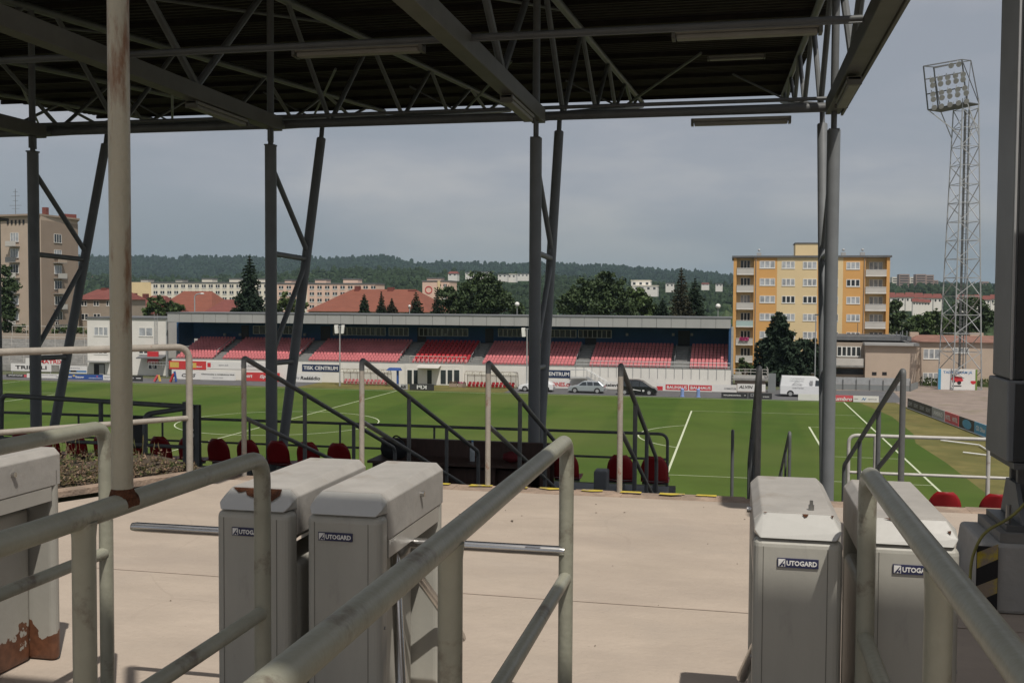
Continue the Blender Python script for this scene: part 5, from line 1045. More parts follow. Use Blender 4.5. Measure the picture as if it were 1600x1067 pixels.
# houses left of centre
house('tan_house', 'three storey tan house with a dark red roof behind the club house', 118, 178, 452, 468, 196, 12, 'taupe', 'tile_red', .18, wins=[(127, 136, 470, 478), (146, 155, 470, 478), (127, 138, 490, 500), (146, 157, 490, 500), (166, 174, 470, 478)], chim=[(164, 450)])
house('red_roof_house', 'house with a weathered red hip roof left of the dark conifer', 200, 246, 462, 490, 215, 14, 'taupe', 'tile_red', .3, chim=[(210, 458, .5), (228, 459, .5)])
house('red_roof_house', 'house with a bright red ridge roof behind the bushy tree', 238, 330, 455, 488, 235, 16, 'brown', 'tile_orange', .28, chim=[(300, 470, .5)])
house('red_roof_house', 'low house with small red roof just left of the dark conifer', 318, 372, 468, 490, 225, 12, 'brown', 'tile_red', .3)
bh_ = house('orange_roof_house', 'large house with a broad orange hip roof above the middle of the stand', 482, 668, 452, 487, 195, 20, 'tan', 'tile_orange', .24, chim=[(560, 447, .5), (612, 449, .6), (646, 453, .9)])
# panel blocks far behind
def panel_block(name, label, x0, x1, yt, Y, wm, floors, y0, dy, step, wx, boxes=(), endm=None, endx=None, boxm=None):
    a, b = P(x0, yt, Y).x, P(x1, yt, Y).x; z = P((x0+x1)/2, yt, Y).z; t = thing(name, label, 'building', ((a+b)/2, Y, ZP-10))
    MB().box(a, b, Y, Y+12, ZP-10, z).build('wall', wm, t); MB().box(a-.2, b+.2, Y-.2, Y+12.2, z+.003, z+.5).build('roof', 'roof_grey', t)
    if endm: MB().box(P(endx[0], yt, Y).x, P(endx[1], yt, Y).x, Y-.4, Y-.003, ZP-10, z+.3).build('end_strip', endm, t)
    for x_, w_, h_ in boxes: p = P(x_, yt, Y); w2 = w_*Y/FPX; MB().box(p.x-w2/2, p.x+w2/2, Y+2, Y+7, z+.503, z+h_*Y/FPX).build('lift_house', boxm or wm, t); MB().box(p.x-w2/2-.2, p.x+w2/2+.2, Y+1.8, Y+7.2, z+h_*Y/FPX+.003, z+h_*Y/FPX+.4).build('lift_house_roof', 'roof_grey', t)
    for i in range(floors):
        x = wx[0]
        while x < wx[1]:
            p, q = P(x, y0+i*dy-2.3, Y), P(x+step*.56, y0+i*dy+2.3, Y); go = MB().box(p.x, q.x, Y-.08, Y-.004, q.z, p.z).build('window', 'glass', t)
            f = MB(); f.box(p.x-.15, q.x+.15, Y-.14, Y-.004, q.z-.35, q.z-.003); f.box((p.x+q.x)/2-.12, (p.x+q.x)/2+.12, Y-.14, Y-.084, q.z-.2, p.z); f.build('frame', 'white', go); x += step
    return t
panel_block('panel_block', 'long pale panel block with small lift houses on its roof at left', 204, 482, 442.5, 430, 'paleblock', 4, 447, 10, 10.8, (240, 478), [(276, 13, 4.5), (320, 19, 7), (363, 19, 7), (405, 19, 7), (222, 14, 5)], 'cream', (204, 236))
panel_block('pink_block', 'pink and white panel block with loggias left of the orange roof', 433, 586, 444, 410, 'pinkwall', 5, 449, 10, 12, (436, 582), [(447, 12, 6), (498, 20, 7), (545, 26, 8)], 'paleblock', (473, 480))
pk = panel_block('pink_block', 'small pink apartment block with a round emblem on its wall', 660, 702, 440, 420, 'pinkwall', 3, 446, 9, 9, (684, 700), [(676, 24, 5)], 'cream', (684, 688))
s_ = MB(); p = P(669.5, 453, 419.6)
for j in range(28):
    q0, q1 = 2*math.pi*j/28, 2*math.pi*(j+1)/28; s_.poly([(p.x+r*math.cos(q), 419.85, p.z+r*math.sin(q)) for r, q in ((1.6, q0), (1.25, q0), (1.25, q1), (1.6, q1))])
s_.build('round_emblem', 'letter_red', pk)
# right: low tan building, house, fence, billboard
Y = 151.; a, b = P(1298, 560, Y).x, P(1432, 560, Y).x
t = thing('tan_workshop', 'low tan flat roofed building behind the grey sheet fence', 'building', ((a+b)/2, Y+5, ZP)); zt_ = P(1390, 540, Y).z
MB().box(P(1352, 560, Y).x, b, Y, Y+12, ZP, zt_).build('wall', 'tan', t); MB().box(a, P(1352, 560, Y).x-.01, Y+1.5, Y+12, ZP, P(1330, 536, Y).z).build('wall', 'taupe', t)
MB().box(P(1350, 560, Y).x, b+.25, Y-.5, Y+12.2, zt_+.003, zt_+.35).build('eaves', 'fascia', t)
MB().box(a-.2, P(1428, 530, Y).x, Y+2, Y+13, P(1380, 533, Y).z, P(1380, 526.5, Y).z).build('roof', 'roof_grey', t)
win(t, 1308, 1345, 541, 557, Y+1.5, 5, 'glass'); MB().box(P(1305, 574, Y).x, P(1351, 574, Y).x, Y+.3, Y+1.49, P(1330, 574, Y).z, P(1330, 571, Y).z).build('balcony', 'concrete_grey', t); MB().box(P(1305, 580, Y).x, P(1351, 580, Y).x, Y+1.44, Y+1.497, P(1330, 586, Y).z, P(1330, 577, Y).z).build('window_band', 'glass', t)
MB().box(P(1306, 565, Y).x, P(1350, 565, Y).x, Y+.32, Y+.36, P(1330, 571, Y).z, P(1330, 560, Y).z).build('balcony_panel', 'balcony', t)
for x_ in (1366, 1382): p = P(x_, 584, Y); MB().box(p.x-.3, p.x+.3, Y-.03, Y-.003, p.z-.2, p.z+.25).build('vent', 'letter_black', t)
for x_, h in ((1401, 8), (1407, 7), (1410, 10), (1417, 9)): p = P(x_, 526, Y+3); MB().tube((p.x, Y+3, p.z-.4), (p.x, Y+3, p.z+h*.09), .07, 6).build('flue', 'galv', t)
q0 = P(1340, 520, Y+4); MB().tube((q0.x, Y+4, q0.z-1), (q0.x, Y+4, P(1340, 505, Y+4).z), .05, 5).build('aerial', 'steel', t)
h_ = house('tan_house', 'two storey tan house with brown roof behind the floodlight tower', 1428, 1600, 524, 535, 155, 11, 'tan', 'tile_brown', .12, ZP, wins=[(1443, 1468, 545, 561), (1489, 1514, 543, 552), (1442, 1466, 582, 598)], chim=[(1428, 519, .6), (1525, 520, .9)], chm='tan', wn=3, gm='curtain')
t = thing('sheet_fence', 'tall grey sheet metal fence between the van and the boards', 'fence', P(1360, 620, 140)); x0, x1 = P(1296, 620, 140).x, P(1424, 620, 139).x; z0, z1 = P(1360, 590, 140).z, P(1360, 601, 140).z
for i in range(6):
    a = x0+(x1-x0)*i/6; b = x0+(x1-x0)*(i+1)/6; MB().box(a+.02, b-.02, 140, 140.04, ZP, z1-.02).build('lower_sheet', 'fence_sheet', t); MB().box(a+.02, b-.02, 140.01, 140.05, z1, z0).build('upper_sheet', 'galv', t); MB().box(b-.06, b+.06, 139.93, 139.995, ZP, z0-.3).build('post', 'steel', t)
MB().hexa([(x1+.08, 140, ZP), (x1+1.9, 145.8, ZP), (x1+1.9, 145.9, ZP), (x1+.08, 140.1, ZP), (x1+.08, 140, z1+.2), (x1+1.9, 145.8, z1+.1), (x1+1.9, 145.9, z1+.1), (x1+.08, 140.1, z1+.2)]).build('return_sheet', 'fence_sheet', t)
t = thing('mesh_fence', 'low green wire mesh fence in front of the tan house', 'fence', P(1490, 625, 149)); x0, x1 = P(1440, 625, 149).x, P(1610, 625, 149).x; r_ = MB()
for i in range(12): x = x0+(x1-x0)*i/11; r_.tube((x, 149, ZP), (x, 149, ZP+1.5), .035, 5)
r_.build('posts', 'galv', t); r_ = MB()
for i in range(90): x = x0+(x1-x0)*i/90; r_.box(x, x+.012, 149, 149.01, ZP+.05, ZP+1.4)
for i in range(10): z = ZP+.08+i*.145; r_.box(x0, x1, 149.011, 149.02, z, z+.012)
r_.build('mesh', 'board_green', t)
random.seed(21); s_ = MB()
for i in range(1500):
    p = Vector((x0+random.random()**.8*(x1-x0), 150+random.random()*2, ZP+random.random()**2*1.0)); u = Vector((random.uniform(-1, 1), random.uniform(-1, 1), random.uniform(-1, 1))).normalized()*.14; w = u.cross(Vector((.2, 1, .3))); s_.poly([p-u, p-w, p+u, p+w])
tag(s_.build('garden_plants', 'hedge', at=(30, 151, ZP)), 'low garden shrubs behind the green mesh fence', 'shrubs', kind='stuff')
t = thing('billboard', 'white billboard with a red ride on mower standing before the tan house', 'billboard', P(1497, 607, 144)); Y = 144; a, b = P(1466, 590, Y), P(1527, 590, Y); z0, z1 = P(1497, 609, Y).z, P(1497, 576.5, Y).z
MB().box(a.x, b.x, Y, Y+.12, z0, z1).build('panel', 'banner_white', t); w = b.x-a.x; h = z1-z0
MB().box(a.x, a.x+.07*w, Y-.01, Y-.003, z0+.02, z1-.02).build('blue_strip', 'board_cyan', t); MB().box(b.x-.05*w, b.x, Y-.01, Y-.003, z0+.02, z1-.02).build('green_strip', 'board_green', t)
text('TADY ČEKÁM JÁ', .2*h/.72, 'letter_blue', t, (a.x+w*.5, Y-.01, z0+h*.84), width=w*.74); MB().box(a.x+w*.36, a.x+w*.60, Y-.012, Y-.003, z0+h*.16, z0+h*.21).build('small_print', 'letter_black', t)
mw = MB(); mw.prism([(a.x+w*.33, z0+h*.5), (a.x+w*.36, z0+h*.62), (a.x+w*.46, z0+h*.66), (a.x+w*.6, z0+h*.6), (a.x+w*.65, z0+h*.45), (a.x+w*.56, z0+h*.36), (a.x+w*.42, z0+h*.38)], 'y', Y-.012, Y-.006); mw.build('mower_picture', 'letter_red', t)
mw = MB()
for u, v, r in ((.40, .40, .07), (.54, .34, .09)): mw.poly([(a.x+w*u+r*h*math.cos(q), Y-.016, z0+h*v+r*h*math.sin(q)) for q in [2*math.pi*j/16 for j in range(16)]])
mw.prism([(a.x+w*.37, z0+h*.62), (a.x+w*.35, z0+h*.74), (a.x+w*.41, z0+h*.74), (a.x+w*.45, z0+h*.62)], 'y', Y-.012, Y-.006); mw.build('mower_wheels', 'letter_black', t)
mw = MB(); mw.poly([(a.x+w*.9+.12*w*math.cos(q)*.6, Y-.013, z0+h*.42+.14*h*math.sin(q)*(1 if q > 3.14 else .2)) for q in [2*math.pi*j/16 for j in range(16)]]); mw.build('red_mark', 'letter_red', t)
for x in (a.x+.4, a.x+w*.5, b.x-.5): MB().box(x, x+.1, Y+.13, Y+.23, ZP, z1-.3).build('leg', 'galv', t)

# ================================================================ FLOODLIGHT TOWER
bx, by = 29.2, 146.0; t = thing('floodlight_tower', 'tall lattice floodlight tower with a tilted lamp frame at the right', 'floodlight tower', (bx, by, ZP))
zt_ = P(1498, 172, by).z; ang = R(18); ca, sa = math.cos(ang), math.sin(ang)
def TP(u, v, z): return Vector((bx+u*ca-v*sa, by+u*sa+v*ca, z))
def hw(z): f = (z-ZP)/(zt_-ZP); return 1.95-(1.95-1.12)*f
zs = [ZP+(zt_-ZP)*i/15 for i in range(16)]; cs = [(-1, -1), (1, -1), (1, 1), (-1, 1)]
for u, v in cs: MB().tube(TP(u*hw(ZP), v*hw(ZP), ZP), TP(u*hw(zt_), v*hw(zt_), zt_), .085, 6).build('leg', 'galv', t)
for k in range(4):
    (u0, v0), (u1, v1) = cs[k], cs[(k+1) % 4]; r_ = d_ = MB()
    for i in range(16): w = hw(zs[i]); r_.bar(TP(u0*w, v0*w, zs[i]), TP(u1*w, v1*w, zs[i]), .075, .075)
    for i in range(15):
        w, w2 = hw(zs[i]), hw(zs[i+1]); A_, B_ = (TP(u0*w, v0*w, zs[i]), TP(u1*w2, v1*w2, zs[i+1])) if i % 2 else (TP(u1*w, v1*w, zs[i]), TP(u0*w2, v0*w2, zs[i+1])); d_.bar(A_, B_, .08, .08)
    r_.build('lattice_face', 'galv', t)
l_ = MB()
for u in (-.3, .3): l_.tube(TP(u, -.2, ZP), TP(u, -.2, zt_), .07, 6)
for i in range(110): z = ZP+.4*i; (l_.bar(TP(-.3, -.2, z), TP(.3, -.2, z), .03, .03) if z < zt_ else None)
for i in range(26): z = ZP+6+1.3*i; ([l_.bar(TP(.45*math.cos(q), -.5+.45*math.sin(q), z), TP(.45*math.cos(q+1.05), -.5+.45*math.sin(q+1.05), z), .03, .04) for q in (3.2, 4.25, 5.3)] if z < zt_ else None)
l_.build('ladder', 'steel', t); MB().tube(TP(.05, .2, ZP), TP(.05, .2, zt_), .13, 8).build('cable_duct', 'steel', t)
# tilted lamp frame, faces the pitch (towards -x, -y)
def FP(u, v): return None
c00, c10, c01, c11 = P(1450, 172, by-2.5), P(1511, 160, by-1.2), P(1443, 104, by-3.8), P(1503, 93.5, by-2.5)
def Q(u, v): return (c00*(1-u)+c10*u)*(1-v)+(c01*(1-u)+c11*u)*v
def QB(u, v): return Q(u, v)+(P(1530, 163, by+1.6)-c10)*(1 if v < .5 else .85) if v < .5 else Q(u, v)+(P(1517, 95, by+1.2)-c11)
fr = MB()
for a, b in (((0, 0), (1, 0)), ((1, 0), (1, 1)), ((1, 1), (0, 1)), ((0, 1), (0, 0)), ((0, .36), (1, .36)), ((0, .70), (1, .70)), ((.26, 0), (.26, .92)), ((.26, .92), (1, .94))): fr.bar(Q(*a), Q(*b), .14, .14)
for u, v in ((1, 0), (1, 1), (0, 0), (0, 1)): fr.bar(Q(u, v), QB(u, v), .1, .1)
for a, b in (((0, 0), (1, 0)), ((1, 0), (1, 1)), ((1, 1), (0, 1)), ((0, 1), (0, 0))): fr.bar(QB(*a), QB(*b), .1, .1)
fr.bar(Q(1, 0), QB(1, 1), .08, .08); fr.bar(Q(1, 1), QB(1, 0), .08, .08)
fr.build('lamp_frame', 'steel', t)
dk_ = MB(); dk_.hexa([Q(0, 0)-Vector((0, 0, .1)), Q(1, 0)-Vector((0, 0, .1)), QB(1, 0)-Vector((0, 0, .1)), QB(0, 0)-Vector((0, 0, .1)), Q(0, 0), Q(1, 0), QB(1, 0), QB(0, 0)]); dk_.build('catwalk', 'steel', t)
br = MB()
for (u, v), (a, b) in ((((-1, -1)), (.0, 0)), ((1, -1), (1, 0))): br.bar(TP(u*1.2, v*1.2, zt_-3.6), Q(a, b), .1, .1)
for (u, v), (a, b) in ((((-1, 1)), (.0, 0)), ((1, 1), (1, 0))): br.bar(TP(u*1.2, v*1.2, zt_-3.6), QB(a, b), .1, .1)
for u, v in cs: br.bar(TP(u*hw(zt_), v*hw(zt_), zt_), TP(u*hw(zt_), v*hw(zt_), zt_+1.2), .1, .1)
br.build('struts', 'galv', t)
nrm = (Q(1, 0)-Q(0, 0)).cross(Q(0, 1)-Q(0, 0)).normalized(); nrm = nrm if nrm.y < 0 else -nrm
for v, us in ((.93, (.66, .86)), (.68, (.14, .34, .54, .74, .94)), (.56, (.14, .34, .54, .74, .92)), (.36, (.12, .34, .54, .76, .94)), (.24, (.12, .34, .54, .74, .96)), (.05, (.12, .3, .52, .74, .94))):
    for u in us:
        c = Q(u, v)+nrm*.2; s_ = MB(); s_.tube(c+nrm*.32-Vector((0, 0, .12)), c-nrm*.12, .37, 10, .16); s_.bar(c-nrm*.1, c-nrm*.1+Vector((0, 0, .4)), .1, .1); s_.build('floodlamp', 'galv', t)

# ================================================================ TREES
def leaf(s, p, r, flat=.0):
    u = Vector((random.gauss(0, 1), random.gauss(0, 1), random.gauss(0, 1)*(1-flat))).normalized(); w = u.cross(Vector((random.gauss(0, 1), random.gauss(0, 1), random.gauss(0, 1)))).normalized(); s.poly([p-u*r, p-w*r*.55, p+u*r, p+w*r*.55])
def trunk(t, base, top, r):
    MB().sweep([base, Vector(base).lerp(Vector(top), .5)+Vector((random.uniform(-.2, .2), 0, 0)), top], [r, r*.7, r*.25], 8).build('trunk', 'bark', t, smooth=True)
def conifer(label, x, yt, yb, wpx, Y, m='needle', n=5200, group=None, seed=1, base=None, slim=1., name='conifer_tree', full=.0):
    random.seed(seed); top = P(x, yt, Y); bot = P(x, yb, Y); R_ = wpx*Y/FPX/2; H = top.z-bot.z; bz = ZP if base is None else base
    t = thing(name, label, 'tree', (top.x, Y, bz), group); trunk(t, (top.x, Y, bz), (top.x, Y, top.z-.2), .028*H+.1)
    s = MB(); lay = int(11+H*.9); br_ = []
    for i in range(lay):
        f = (i+.5)/lay; rr = R_*(f**(.82 if not full else full))*random.uniform(.82, 1.12); z = top.z-H*f; nb = int(5+7*f)
        for j in range(nb):
            a = 2*math.pi*(j+random.random()*.8)/nb; L_ = rr*random.uniform(.72, 1.18); br_.append((z, a, L_))
    tot = sum(b[2] for b in br_); szz = max(.16, R_*.075)
    for z, a, L_ in br_:
        for k in range(max(4, int(n*L_/tot))):
            q = random.random()**.7; d = Vector((math.cos(a), math.sin(a), 0)); side = Vector((-d.y, d.x, 0)); wd_ = (.10+.24*(1-q))*L_
            p = Vector((top.x, Y, z))+d*L_*q+side*random.gauss(0, .42)*wd_+Vector((0, 0, -.30*L_*q*q+.10*L_*q+random.gauss(0, .06)*L_-random.random()*.18*(1-q)*L_)); leaf(s, p, szz*random.uniform(.6, 1.4), .35)
    s.build('crown', m, t); return t
def broad(label, lumps, Y, m='leaf_mid', n=5200, group=None, seed=1, trunkx=None, yb=None, name='broadleaf_tree', lf=.30, depth=.8):
    # lumps: (x, y, radius in photo pixels), several clusters of leaf clumps of their own size
    random.seed(seed); sc = Y/FPX; cx = trunkx or sum(l[0] for l in lumps)/len(lumps); b = P(cx, 500, Y); b.z = ZP
    t = thing(name, label, 'tree', (b.x, Y, ZP), group); tops = []
    s = MB(); clumps = []
    for x, y, r in lumps:
        c = P(x, y, Y); R_ = r*sc; tops.append((c, R_))
        for k in range(max(6, int(26*(r/20)**1.2))):
            d = Vector((random.gauss(0, 1), random.gauss(0, 1), random.gauss(0, 1))).normalized(); q = R_*random.uniform(.35, 1.0); clumps.append((c+Vector((d.x*q, d.y*q*depth, d.z*q)), R_*random.uniform(.16, .34)))
    for c, r in clumps:
        for k in range(max(8, n//len(clumps))): leaf(s, c+Vector((random.gauss(0, .55)*r, random.gauss(0, .55)*r, random.gauss(0, .42)*r)), lf*random.uniform(.6, 1.35))
    s.build('crown', m, t); hi_ = max(tops, key=lambda q: q[0].z)
    s = MB(); k = Vector((b.x, Y, min(q[0].z for q in tops)-1.)); s.sweep([(b.x, Y, ZP), k], [.4, .3], 8)
    for c, R_ in tops: s.sweep([k, k.lerp(c, .6)+Vector((0, 0, -.3)), c], [.22, .13, .05], 6)
    s.build('trunk', 'bark', t, smooth=True); return t
GR = 'trees behind the far stand'
conifer('tall dark conifer standing behind the far stand, left of the posts', 390, 399, 492, 66, 165, n=7000, seed=2, group=GR)
conifer('small spruce before the orange roof, leftmost of three', 569, 459, 492, 26, 168, n=2600, seed=3, group=GR)
conifer('slim spruce before the orange roof, middle of three', 596, 455, 492, 19, 170, n=2200, seed=4, group=GR)
conifer('pale spruce before the orange roof, rightmost of three', 612, 466, 492, 24, 172, 'needle_brown', n=2200, seed=5, group=GR)
conifer('green spruce between the orange roof and the round emblem', 650, 456, 494, 34, 168, 'needle', n=2600, seed=6, group=GR)
conifer('spruce right beside the wide dark tree, below the emblem', 684, 448, 494, 30, 172, n=2600, seed=7, group=GR)
broad('wide dark broadleaf tree left of the middle posts', [(735, 452, 24), (700, 466, 22), (768, 450, 24), (790, 470, 22), (735, 476, 30), (770, 478, 26), (712, 484, 20), (752, 438, 14), (805, 480, 16)], 178, 'leaf_dark', 11000, GR, 8)
broad('large dark broadleaf tree right of the middle posts', [(935, 452, 24), (900, 470, 26), (960, 460, 26), (930, 478, 32), (975, 480, 24), (885, 484, 18), (912, 448, 15), (955, 434, 10), (942, 430, 8)], 180, 'leaf_dark', 11000, GR, 9)
broad('green broadleaf tree right of the large dark one', [(990, 470, 20), (1008, 480, 20), (1000, 462, 13), (1022, 486, 14)], 184, 'leaf_mid', 4200, GR, 10)
conifer('tall thin spruce with a brownish crown left of the white ball lamp', 1065, 417, 494, 44, 176, 'needle_brown', n=4200, seed=11, group=GR)
conifer('dark green spruce touching the tall brownish one', 1086, 434, 496, 46, 178, n=4200, seed=12, group=GR)
conifer('small spruce left of the tall brownish spruce', 1035, 466, 494, 28, 182, 'needle', n=2200, seed=13, group=GR)
broad('bushy light green tree above the club house', [(240, 478, 15), (258, 482, 16), (275, 480, 14), (228, 487, 10), (252, 470, 9)], 185, 'leaf_mid', 3800, GR, 14)
broad('light green tree left of the orange roof behind the posts', [(446, 470, 14), (458, 480, 14), (470, 478, 12), (435, 482, 10)], 190, 'leaf_light', 2800, GR, 15)
conifer('big dark pine in front of the yellow apartment block', 1217, 487, 584, 94, 146, n=11000, seed=16, base=ZP, full=.62)
broad('dark tree behind the steel post before the yellow block', [(1265, 540, 17), (1272, 560, 20), (1255, 568, 18), (1240, 582, 14), (1285, 575, 18)], 150, 'needle', 6500, None, 17, lf=.24)
broad('dark broadleaf tree cut by the left edge', [(4, 425, 16), (12, 450, 20), (2, 475, 22), (14, 490, 16), (6, 508, 14)], 160, 'leaf_dark', 6000, None, 18)
broad('dark tree at the right side of the yellow block', [(1400, 478, 13), (1405, 500, 16), (1395, 515, 14), (1418, 512, 14)], 190, 'leaf_dark', 4200, None, 19)
broad('mid green trees behind the tan workshop', [(1440, 505, 18), (1460, 498, 16), (1478, 508, 16), (1425, 515, 14), (1452, 516, 18)], 200, 'leaf_mid', 5200, None, 20)
broad('dark tree behind the floodlight tower', [(1500, 490, 18), (1520, 480, 20), (1535, 500, 22), (1510, 510, 18), (1550, 490, 18), (1490, 508, 14)], 205, 'leaf_dark', 6000, None, 22)
broad('bushes at the foot of the tan block, left of the steel posts', [(100, 513, 8), (88, 518, 8), (36, 514, 9), (28, 520, 7)], 166, 'leaf_mid', 2400, None, 23, name='bush', lf=.2)
broad('leafy bushes at the right foot of the tan block', [(115, 514, 9), (128, 516, 8), (136, 520, 6)], 163, 'leaf_light', 2200, None, 24, name='bush', lf=.2)
broad('shrub on the landing at the right end of the far stand', [(1163, 567, 9), (1158, 575, 8), (1172, 574, 7)], 145, 'leaf_mid', 1800, None, 25, name='bush', lf=.16)
broad('dark hedge below the pine by the van', [(1205, 590, 8), (1222, 592, 8), (1240, 592, 9), (1258, 590, 8)], 144, 'leaf_dark', 2400, None, 26, name='hedge', lf=.16)
# lamps and small things above the stand roof
for x_, yb_, yt_, Y, lab in ((808, 492, 477, 160, 'white ball lamp above the stand roof left of the middle posts'), (1122, 494, 480, 160, 'white ball lamp above the stand roof beside the yellow block'), (640, 490, 480, 158, 'curved white lamp peeping over the stand roof')):
    p = P(x_, yt_, Y); t = thing('ball_lamp', lab, 'street lamp', (p.x, Y, ZP)); MB().tube((p.x, Y, ZP), (p.x, Y, p.z), .06, 6).build('pole', 'galv', t); MB().ball((p.x, Y, p.z+.15), .38 if yb_ != 490 else .22, 12, 8).build('globe', 'white', t, smooth=True)
p = P(1275, 492, 148); t = thing('street_lamp', 'thin street lamp beside the dark pine before the yellow block', 'street lamp', (P(1273, 600, 143).x, 143, ZP)); q0 = P(1273, 600, 143); MB().tube((q0.x, 143, ZP), (q0.x, 143, P(1274, 495, 143).z), .08, 6).build('pole', 'galv', t); z = P(1274, 493, 143).z; MB().box(q0.x-.15, q0.x+.3, 142.8, 143.2, z, z+.2).build('lamp_head', 'steel', t)

# ================================================================ FAR TOWN AND HILLS
def far_house(x0, x1, yt, yb, Y, label, wm='render_white', rm='tile_red', group='far houses on the hillside', flat=False):
    a, b = P(x0, yb, Y).x, P(x1, yb, Y).x; zb_, zt2 = P(x0, yb, Y).z, P(x0, yt, Y).z; t = thing('far_house', label, 'house', ((a+b)/2, Y+5, zb_-4), group); d = min(14, (b-a)); e = zb_+(zt2-zb_)*(1 if flat else .55)
    MB().box(a, b, Y, Y+d, zb_-4, e).build('wall', wm, t)
    if flat: MB().box(a-.3, b+.3, Y-.3, Y+d+.3, e+.01, e+.6).build('roof', rm, t)
    else: hiproof(MB(), a, b, Y, Y+d, e+.01, zt2-e, (b-a)*.12).build('roof', rm, t)
    g = MB(); n = max(2, int((b-a)/4))
    for i in range(n): x = a+(b-a)*(i+.3)/n; g.box(x, x+(b-a)/n*.4, Y-.06, Y-.01, zb_+(e-zb_)*.35, zb_+(e-zb_)*.75)
    g.build('windows', 'glass', t); return t
for i, (x0, x1, yt, yb, Y, rm, lab) in enumerate((
    (700, 714, 424, 432, 900, 'tile_red', 'far white house with red roof above the round emblem'),
    (727, 738, 426, 430, 950, 'roof_grey', 'far pale house left on the valley edge'),
    (746, 764, 425, 430, 980, 'roof_grey', 'far pale house right of the first on the valley edge'),
    (778, 792, 429, 434, 1000, 'roof_grey', 'far white flat house left of the middle posts'),
    (793, 806, 429, 435, 1010, 'paleblock', 'far white house touching the middle posts'),
    (808, 826, 428, 433, 1050, 'roof_grey', 'long far white building behind the middle posts'),
    (986, 1016, 439, 448, 800, 'paleblock', 'far white stepped building right of the large dark tree'),
    (990, 1027, 447, 455, 790, 'paleblock', 'lower wing of the far white stepped building'),
    (1040, 1053, 443, 449, 850, 'roof_grey', 'small far white house before the thin spruce'),
    (1096, 1108, 442, 446, 900, 'tile_red', 'tiny far house left of the yellow block'),
    (1118, 1129, 444, 448, 880, 'roof_grey', 'tiny far pale house touching the yellow block'),
    (137, 150, 432, 438, 1200, 'tile_red', 'tiny far house on the hill left of the tall rusty post'))):
    far_house(x0, x1, yt, yb, Y, lab, 'render_white', rm, flat=(rm != 'tile_red'))
random.seed(12)
rl_ = ['leftmost', 'second', 'third', 'fourth', 'fifth', 'sixth', 'seventh', 'eighth', 'ninth']
for i in range(6): x0 = 1386+i*14.5; far_house(x0, x0+13, 457+random.uniform(-1, 1)+i*.4, 473+random.uniform(-1, 2), 520+i*8, '%s red roofed white row house right of the yellow block' % rl_[i])
for i in range(3): x0 = 1428+i*9; far_house(x0-2, x0+7, 466+i, 478, 470+i*4, '%s of three lower white gabled houses among trees' % ['left one', 'middle one', 'right one'][i])
for i in range(5): x0 = 1496+i*13; far_house(x0, x0+12, 461+random.uniform(-1, 1), 476, 500+i*6, '%s red roofed house behind the floodlight tower' % rl_[i])
for i, (x0, x1, yt, Y) in enumerate(((1394, 1403, 433, 1500), (1405, 1421, 428.5, 1450), (1422, 1430, 433, 1520), (1431, 1447, 428.5, 1460), (1447, 1459, 429.5, 1480), (1460, 1466, 438, 1500), (1535, 1545, 440, 1400))):
    a, b = P(x0, 440, Y).x, P(x1, 440, Y).x; z1 = P(x0, yt, Y).z; z0 = P(x0, 452, Y).z; t = thing('tower_block', '%s distant brownish tower block on the right skyline' % (rl_[i] if i < 6 else 'lone rightmost'), 'building', ((a+b)/2, Y, z0), 'distant tower blocks'); MB().box(a, b, Y, Y+20, z0-20, z1).build('wall', 'brick_pink' if i not in (0, 2) else 'paleblock', t)
    g = MB()
    for k in range(5): z = z1-3-k*3.2; g.box(a+1, b-1, Y-.2, Y-.02, z, z+1.2)
    g.build('windows', 'glass', t)
# hills
from mathutils import noise as mn
def hills(name, prof, Y0, Y1, zbase, m, bump, nx=150, ny=16, seed=0., rough=1.):
    # prof: skyline of the ridge, photo x -> y at the ridge depth Y1
    s = MB(); xs = [prof[0][0]+(prof[-1][0]-prof[0][0])*i/nx for i in range(nx+1)]
    def yy(x):
        for (x0, y0), (x1, y1) in zip(prof, prof[1:]):
            if x <= x1: return y0+(y1-y0)*(x-x0)/(x1-x0)
        return prof[-1][1]
    for j in range(ny+3):
        f = min(1, j/ny); back = max(0, j-ny)
        for x in xs:
            r_ = P(x, yy(x), Y1); Yv = Y0+(Y1-Y0)*f+back*600; X = r_.x*Yv/Y1; zz = zbase+(r_.z-zbase)*(f**1.15)*(1-.3*back); zz += mn.noise(Vector((X*.012+seed, Yv*.012, 0)))*bump*math.sin(math.pi*f)*1.5+(mn.noise(Vector((X*.05, Yv*.05, 3)))*bump*.35 if back == 0 else 0); s.v.append((X, Yv, zz))
    w = nx+1
    for j in range(ny+2):
        for i in range(nx): a = j*w+i; s.f.append((a, a+1, a+w+1, a+w))
    struct(name, s, m, smooth=True); return s.v
ridge = [(-260, 402), (0, 402), (135, 402), (200, 403), (240, 402), (262, 405), (300, 402), (400, 403), (480, 404), (530, 406.5), (560, 403), (590, 401), (615, 404), (640, 411), (700, 413), (800, 413), (870, 414), (950, 417), (1000, 420), (1070, 426), (1120, 431), (1150, 432), (1300, 441), (1420, 447), (1500, 446), (1600, 449), (1800, 450)]
rv = hills('hills', ridge, 1500, 3000, -25, 'forest', 14)
mid = [(-260, 428), (0, 430), (135, 432), (300, 438), (480, 426), (560, 424), (640, 424), (700, 428), (800, 433), (900, 438), (1000, 446), (1100, 448), (1150, 452), (1300, 458), (1400, 450), (1450, 448), (1600, 450), (1800, 452)]
mv_ = hills('valley_slope', mid, 420, 1250, -24, 'forest2', 5, nx=170, ny=18, seed=4.)
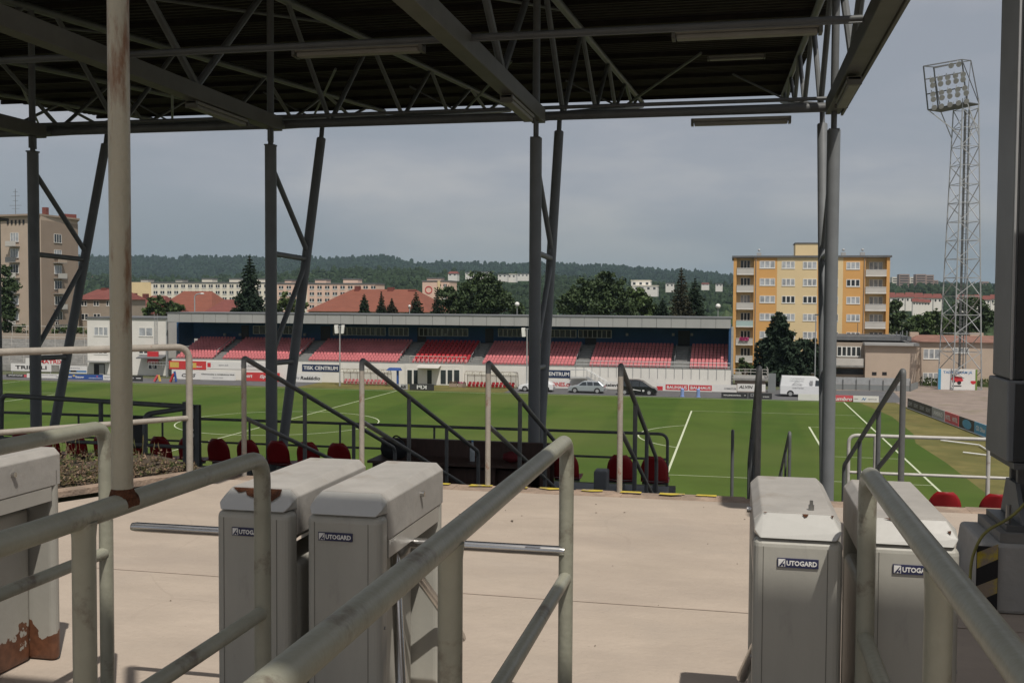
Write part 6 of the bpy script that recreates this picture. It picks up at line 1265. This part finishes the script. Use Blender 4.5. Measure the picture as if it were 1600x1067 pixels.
def clump_trees(name, label, pts, m, rmin, rmax, seed, kind='round'):
    random.seed(seed); s = MB()
    for p in pts:
        r = random.uniform(rmin, rmax); c = Vector(p)+Vector((0, 0, r*.5)); k = len(s.v); n1_, n2_ = 7, 4; con = random.random() < .3
        s.ball(c, r, n1_, n2_, (1, 1, random.uniform(.9, 1.4) if not con else 1.9))
        for i in range(k, len(s.v)): v = Vector(s.v[i])-c; s.v[i] = tuple(c+v*random.uniform(.72, 1.22))
    tag(s.build(name, m), label, 'forest', kind='stuff')
M_['valley_leaf'] = mat('valley_tree_leaf', (.026, .043, .02), .8, .6, .03, spec=.1)
random.seed(31)
def scatter(v, nx, ny, n, f0, f1):
    out = []; w = nx+1
    for i in range(n):
        j = ny*(f0+(f1-f0)*random.random()**.8); a = random.random()*(nx-1); j0 = min(ny-1, int(j)); i0 = int(a); p = Vector(v[j0*w+i0]).lerp(Vector(v[(j0+1)*w+i0]), j-j0); q = Vector(v[j0*w+i0+1]).lerp(Vector(v[(j0+1)*w+i0+1]), j-j0); out.append(p.lerp(q, a-i0))
    return out
clump_trees('hill_forest', 'dark forest covering the far hills', scatter(rv, 150, 16, 11000, .28, 1.0), 'forest', 3, 6.5, 32)
clump_trees('valley_trees', 'mixed green trees filling the valley behind the town', scatter(mv_, 170, 18, 8500, .10, 1.0), 'valley_leaf', 1.7, 3.8, 33)
# near gardens behind the stand: hides the bare town ground
pts = []
random.seed(40)
for i in range(500): Yv = random.uniform(240, 430); x = random.uniform(-200, 1750); p = P(x, 480, Yv); p.z = ZP-4; pts.append(p)
clump_trees('garden_trees', 'garden trees between the houses of the town', pts, 'leaf_dark', 2.0, 4.5, 41)
# air
hz = MB().box(-9500, 9500, -600, 12500, ZP-1.2, 330); ho = hz.build('haze', 'glass'); tag(ho, kind='stuff'); ho['label'] = 'thin pale haze in the air over the town and hills'; ho['category'] = 'haze'
hm = bpy.data.materials.new('haze_air'); hm.use_nodes = True; n = hm.node_tree.nodes; n.clear(); o_ = n.new('ShaderNodeOutputMaterial'); pv = n.new('ShaderNodeVolumePrincipled'); pv.inputs['Color'].default_value = (.56, .74, .88, 1); pv.inputs['Density'].default_value = .000085; pv.inputs['Anisotropy'].default_value = .0
hm.node_tree.links.new(pv.outputs[0], o_.inputs['Volume']); ho.data.materials.clear(); ho.data.materials.append(hm)
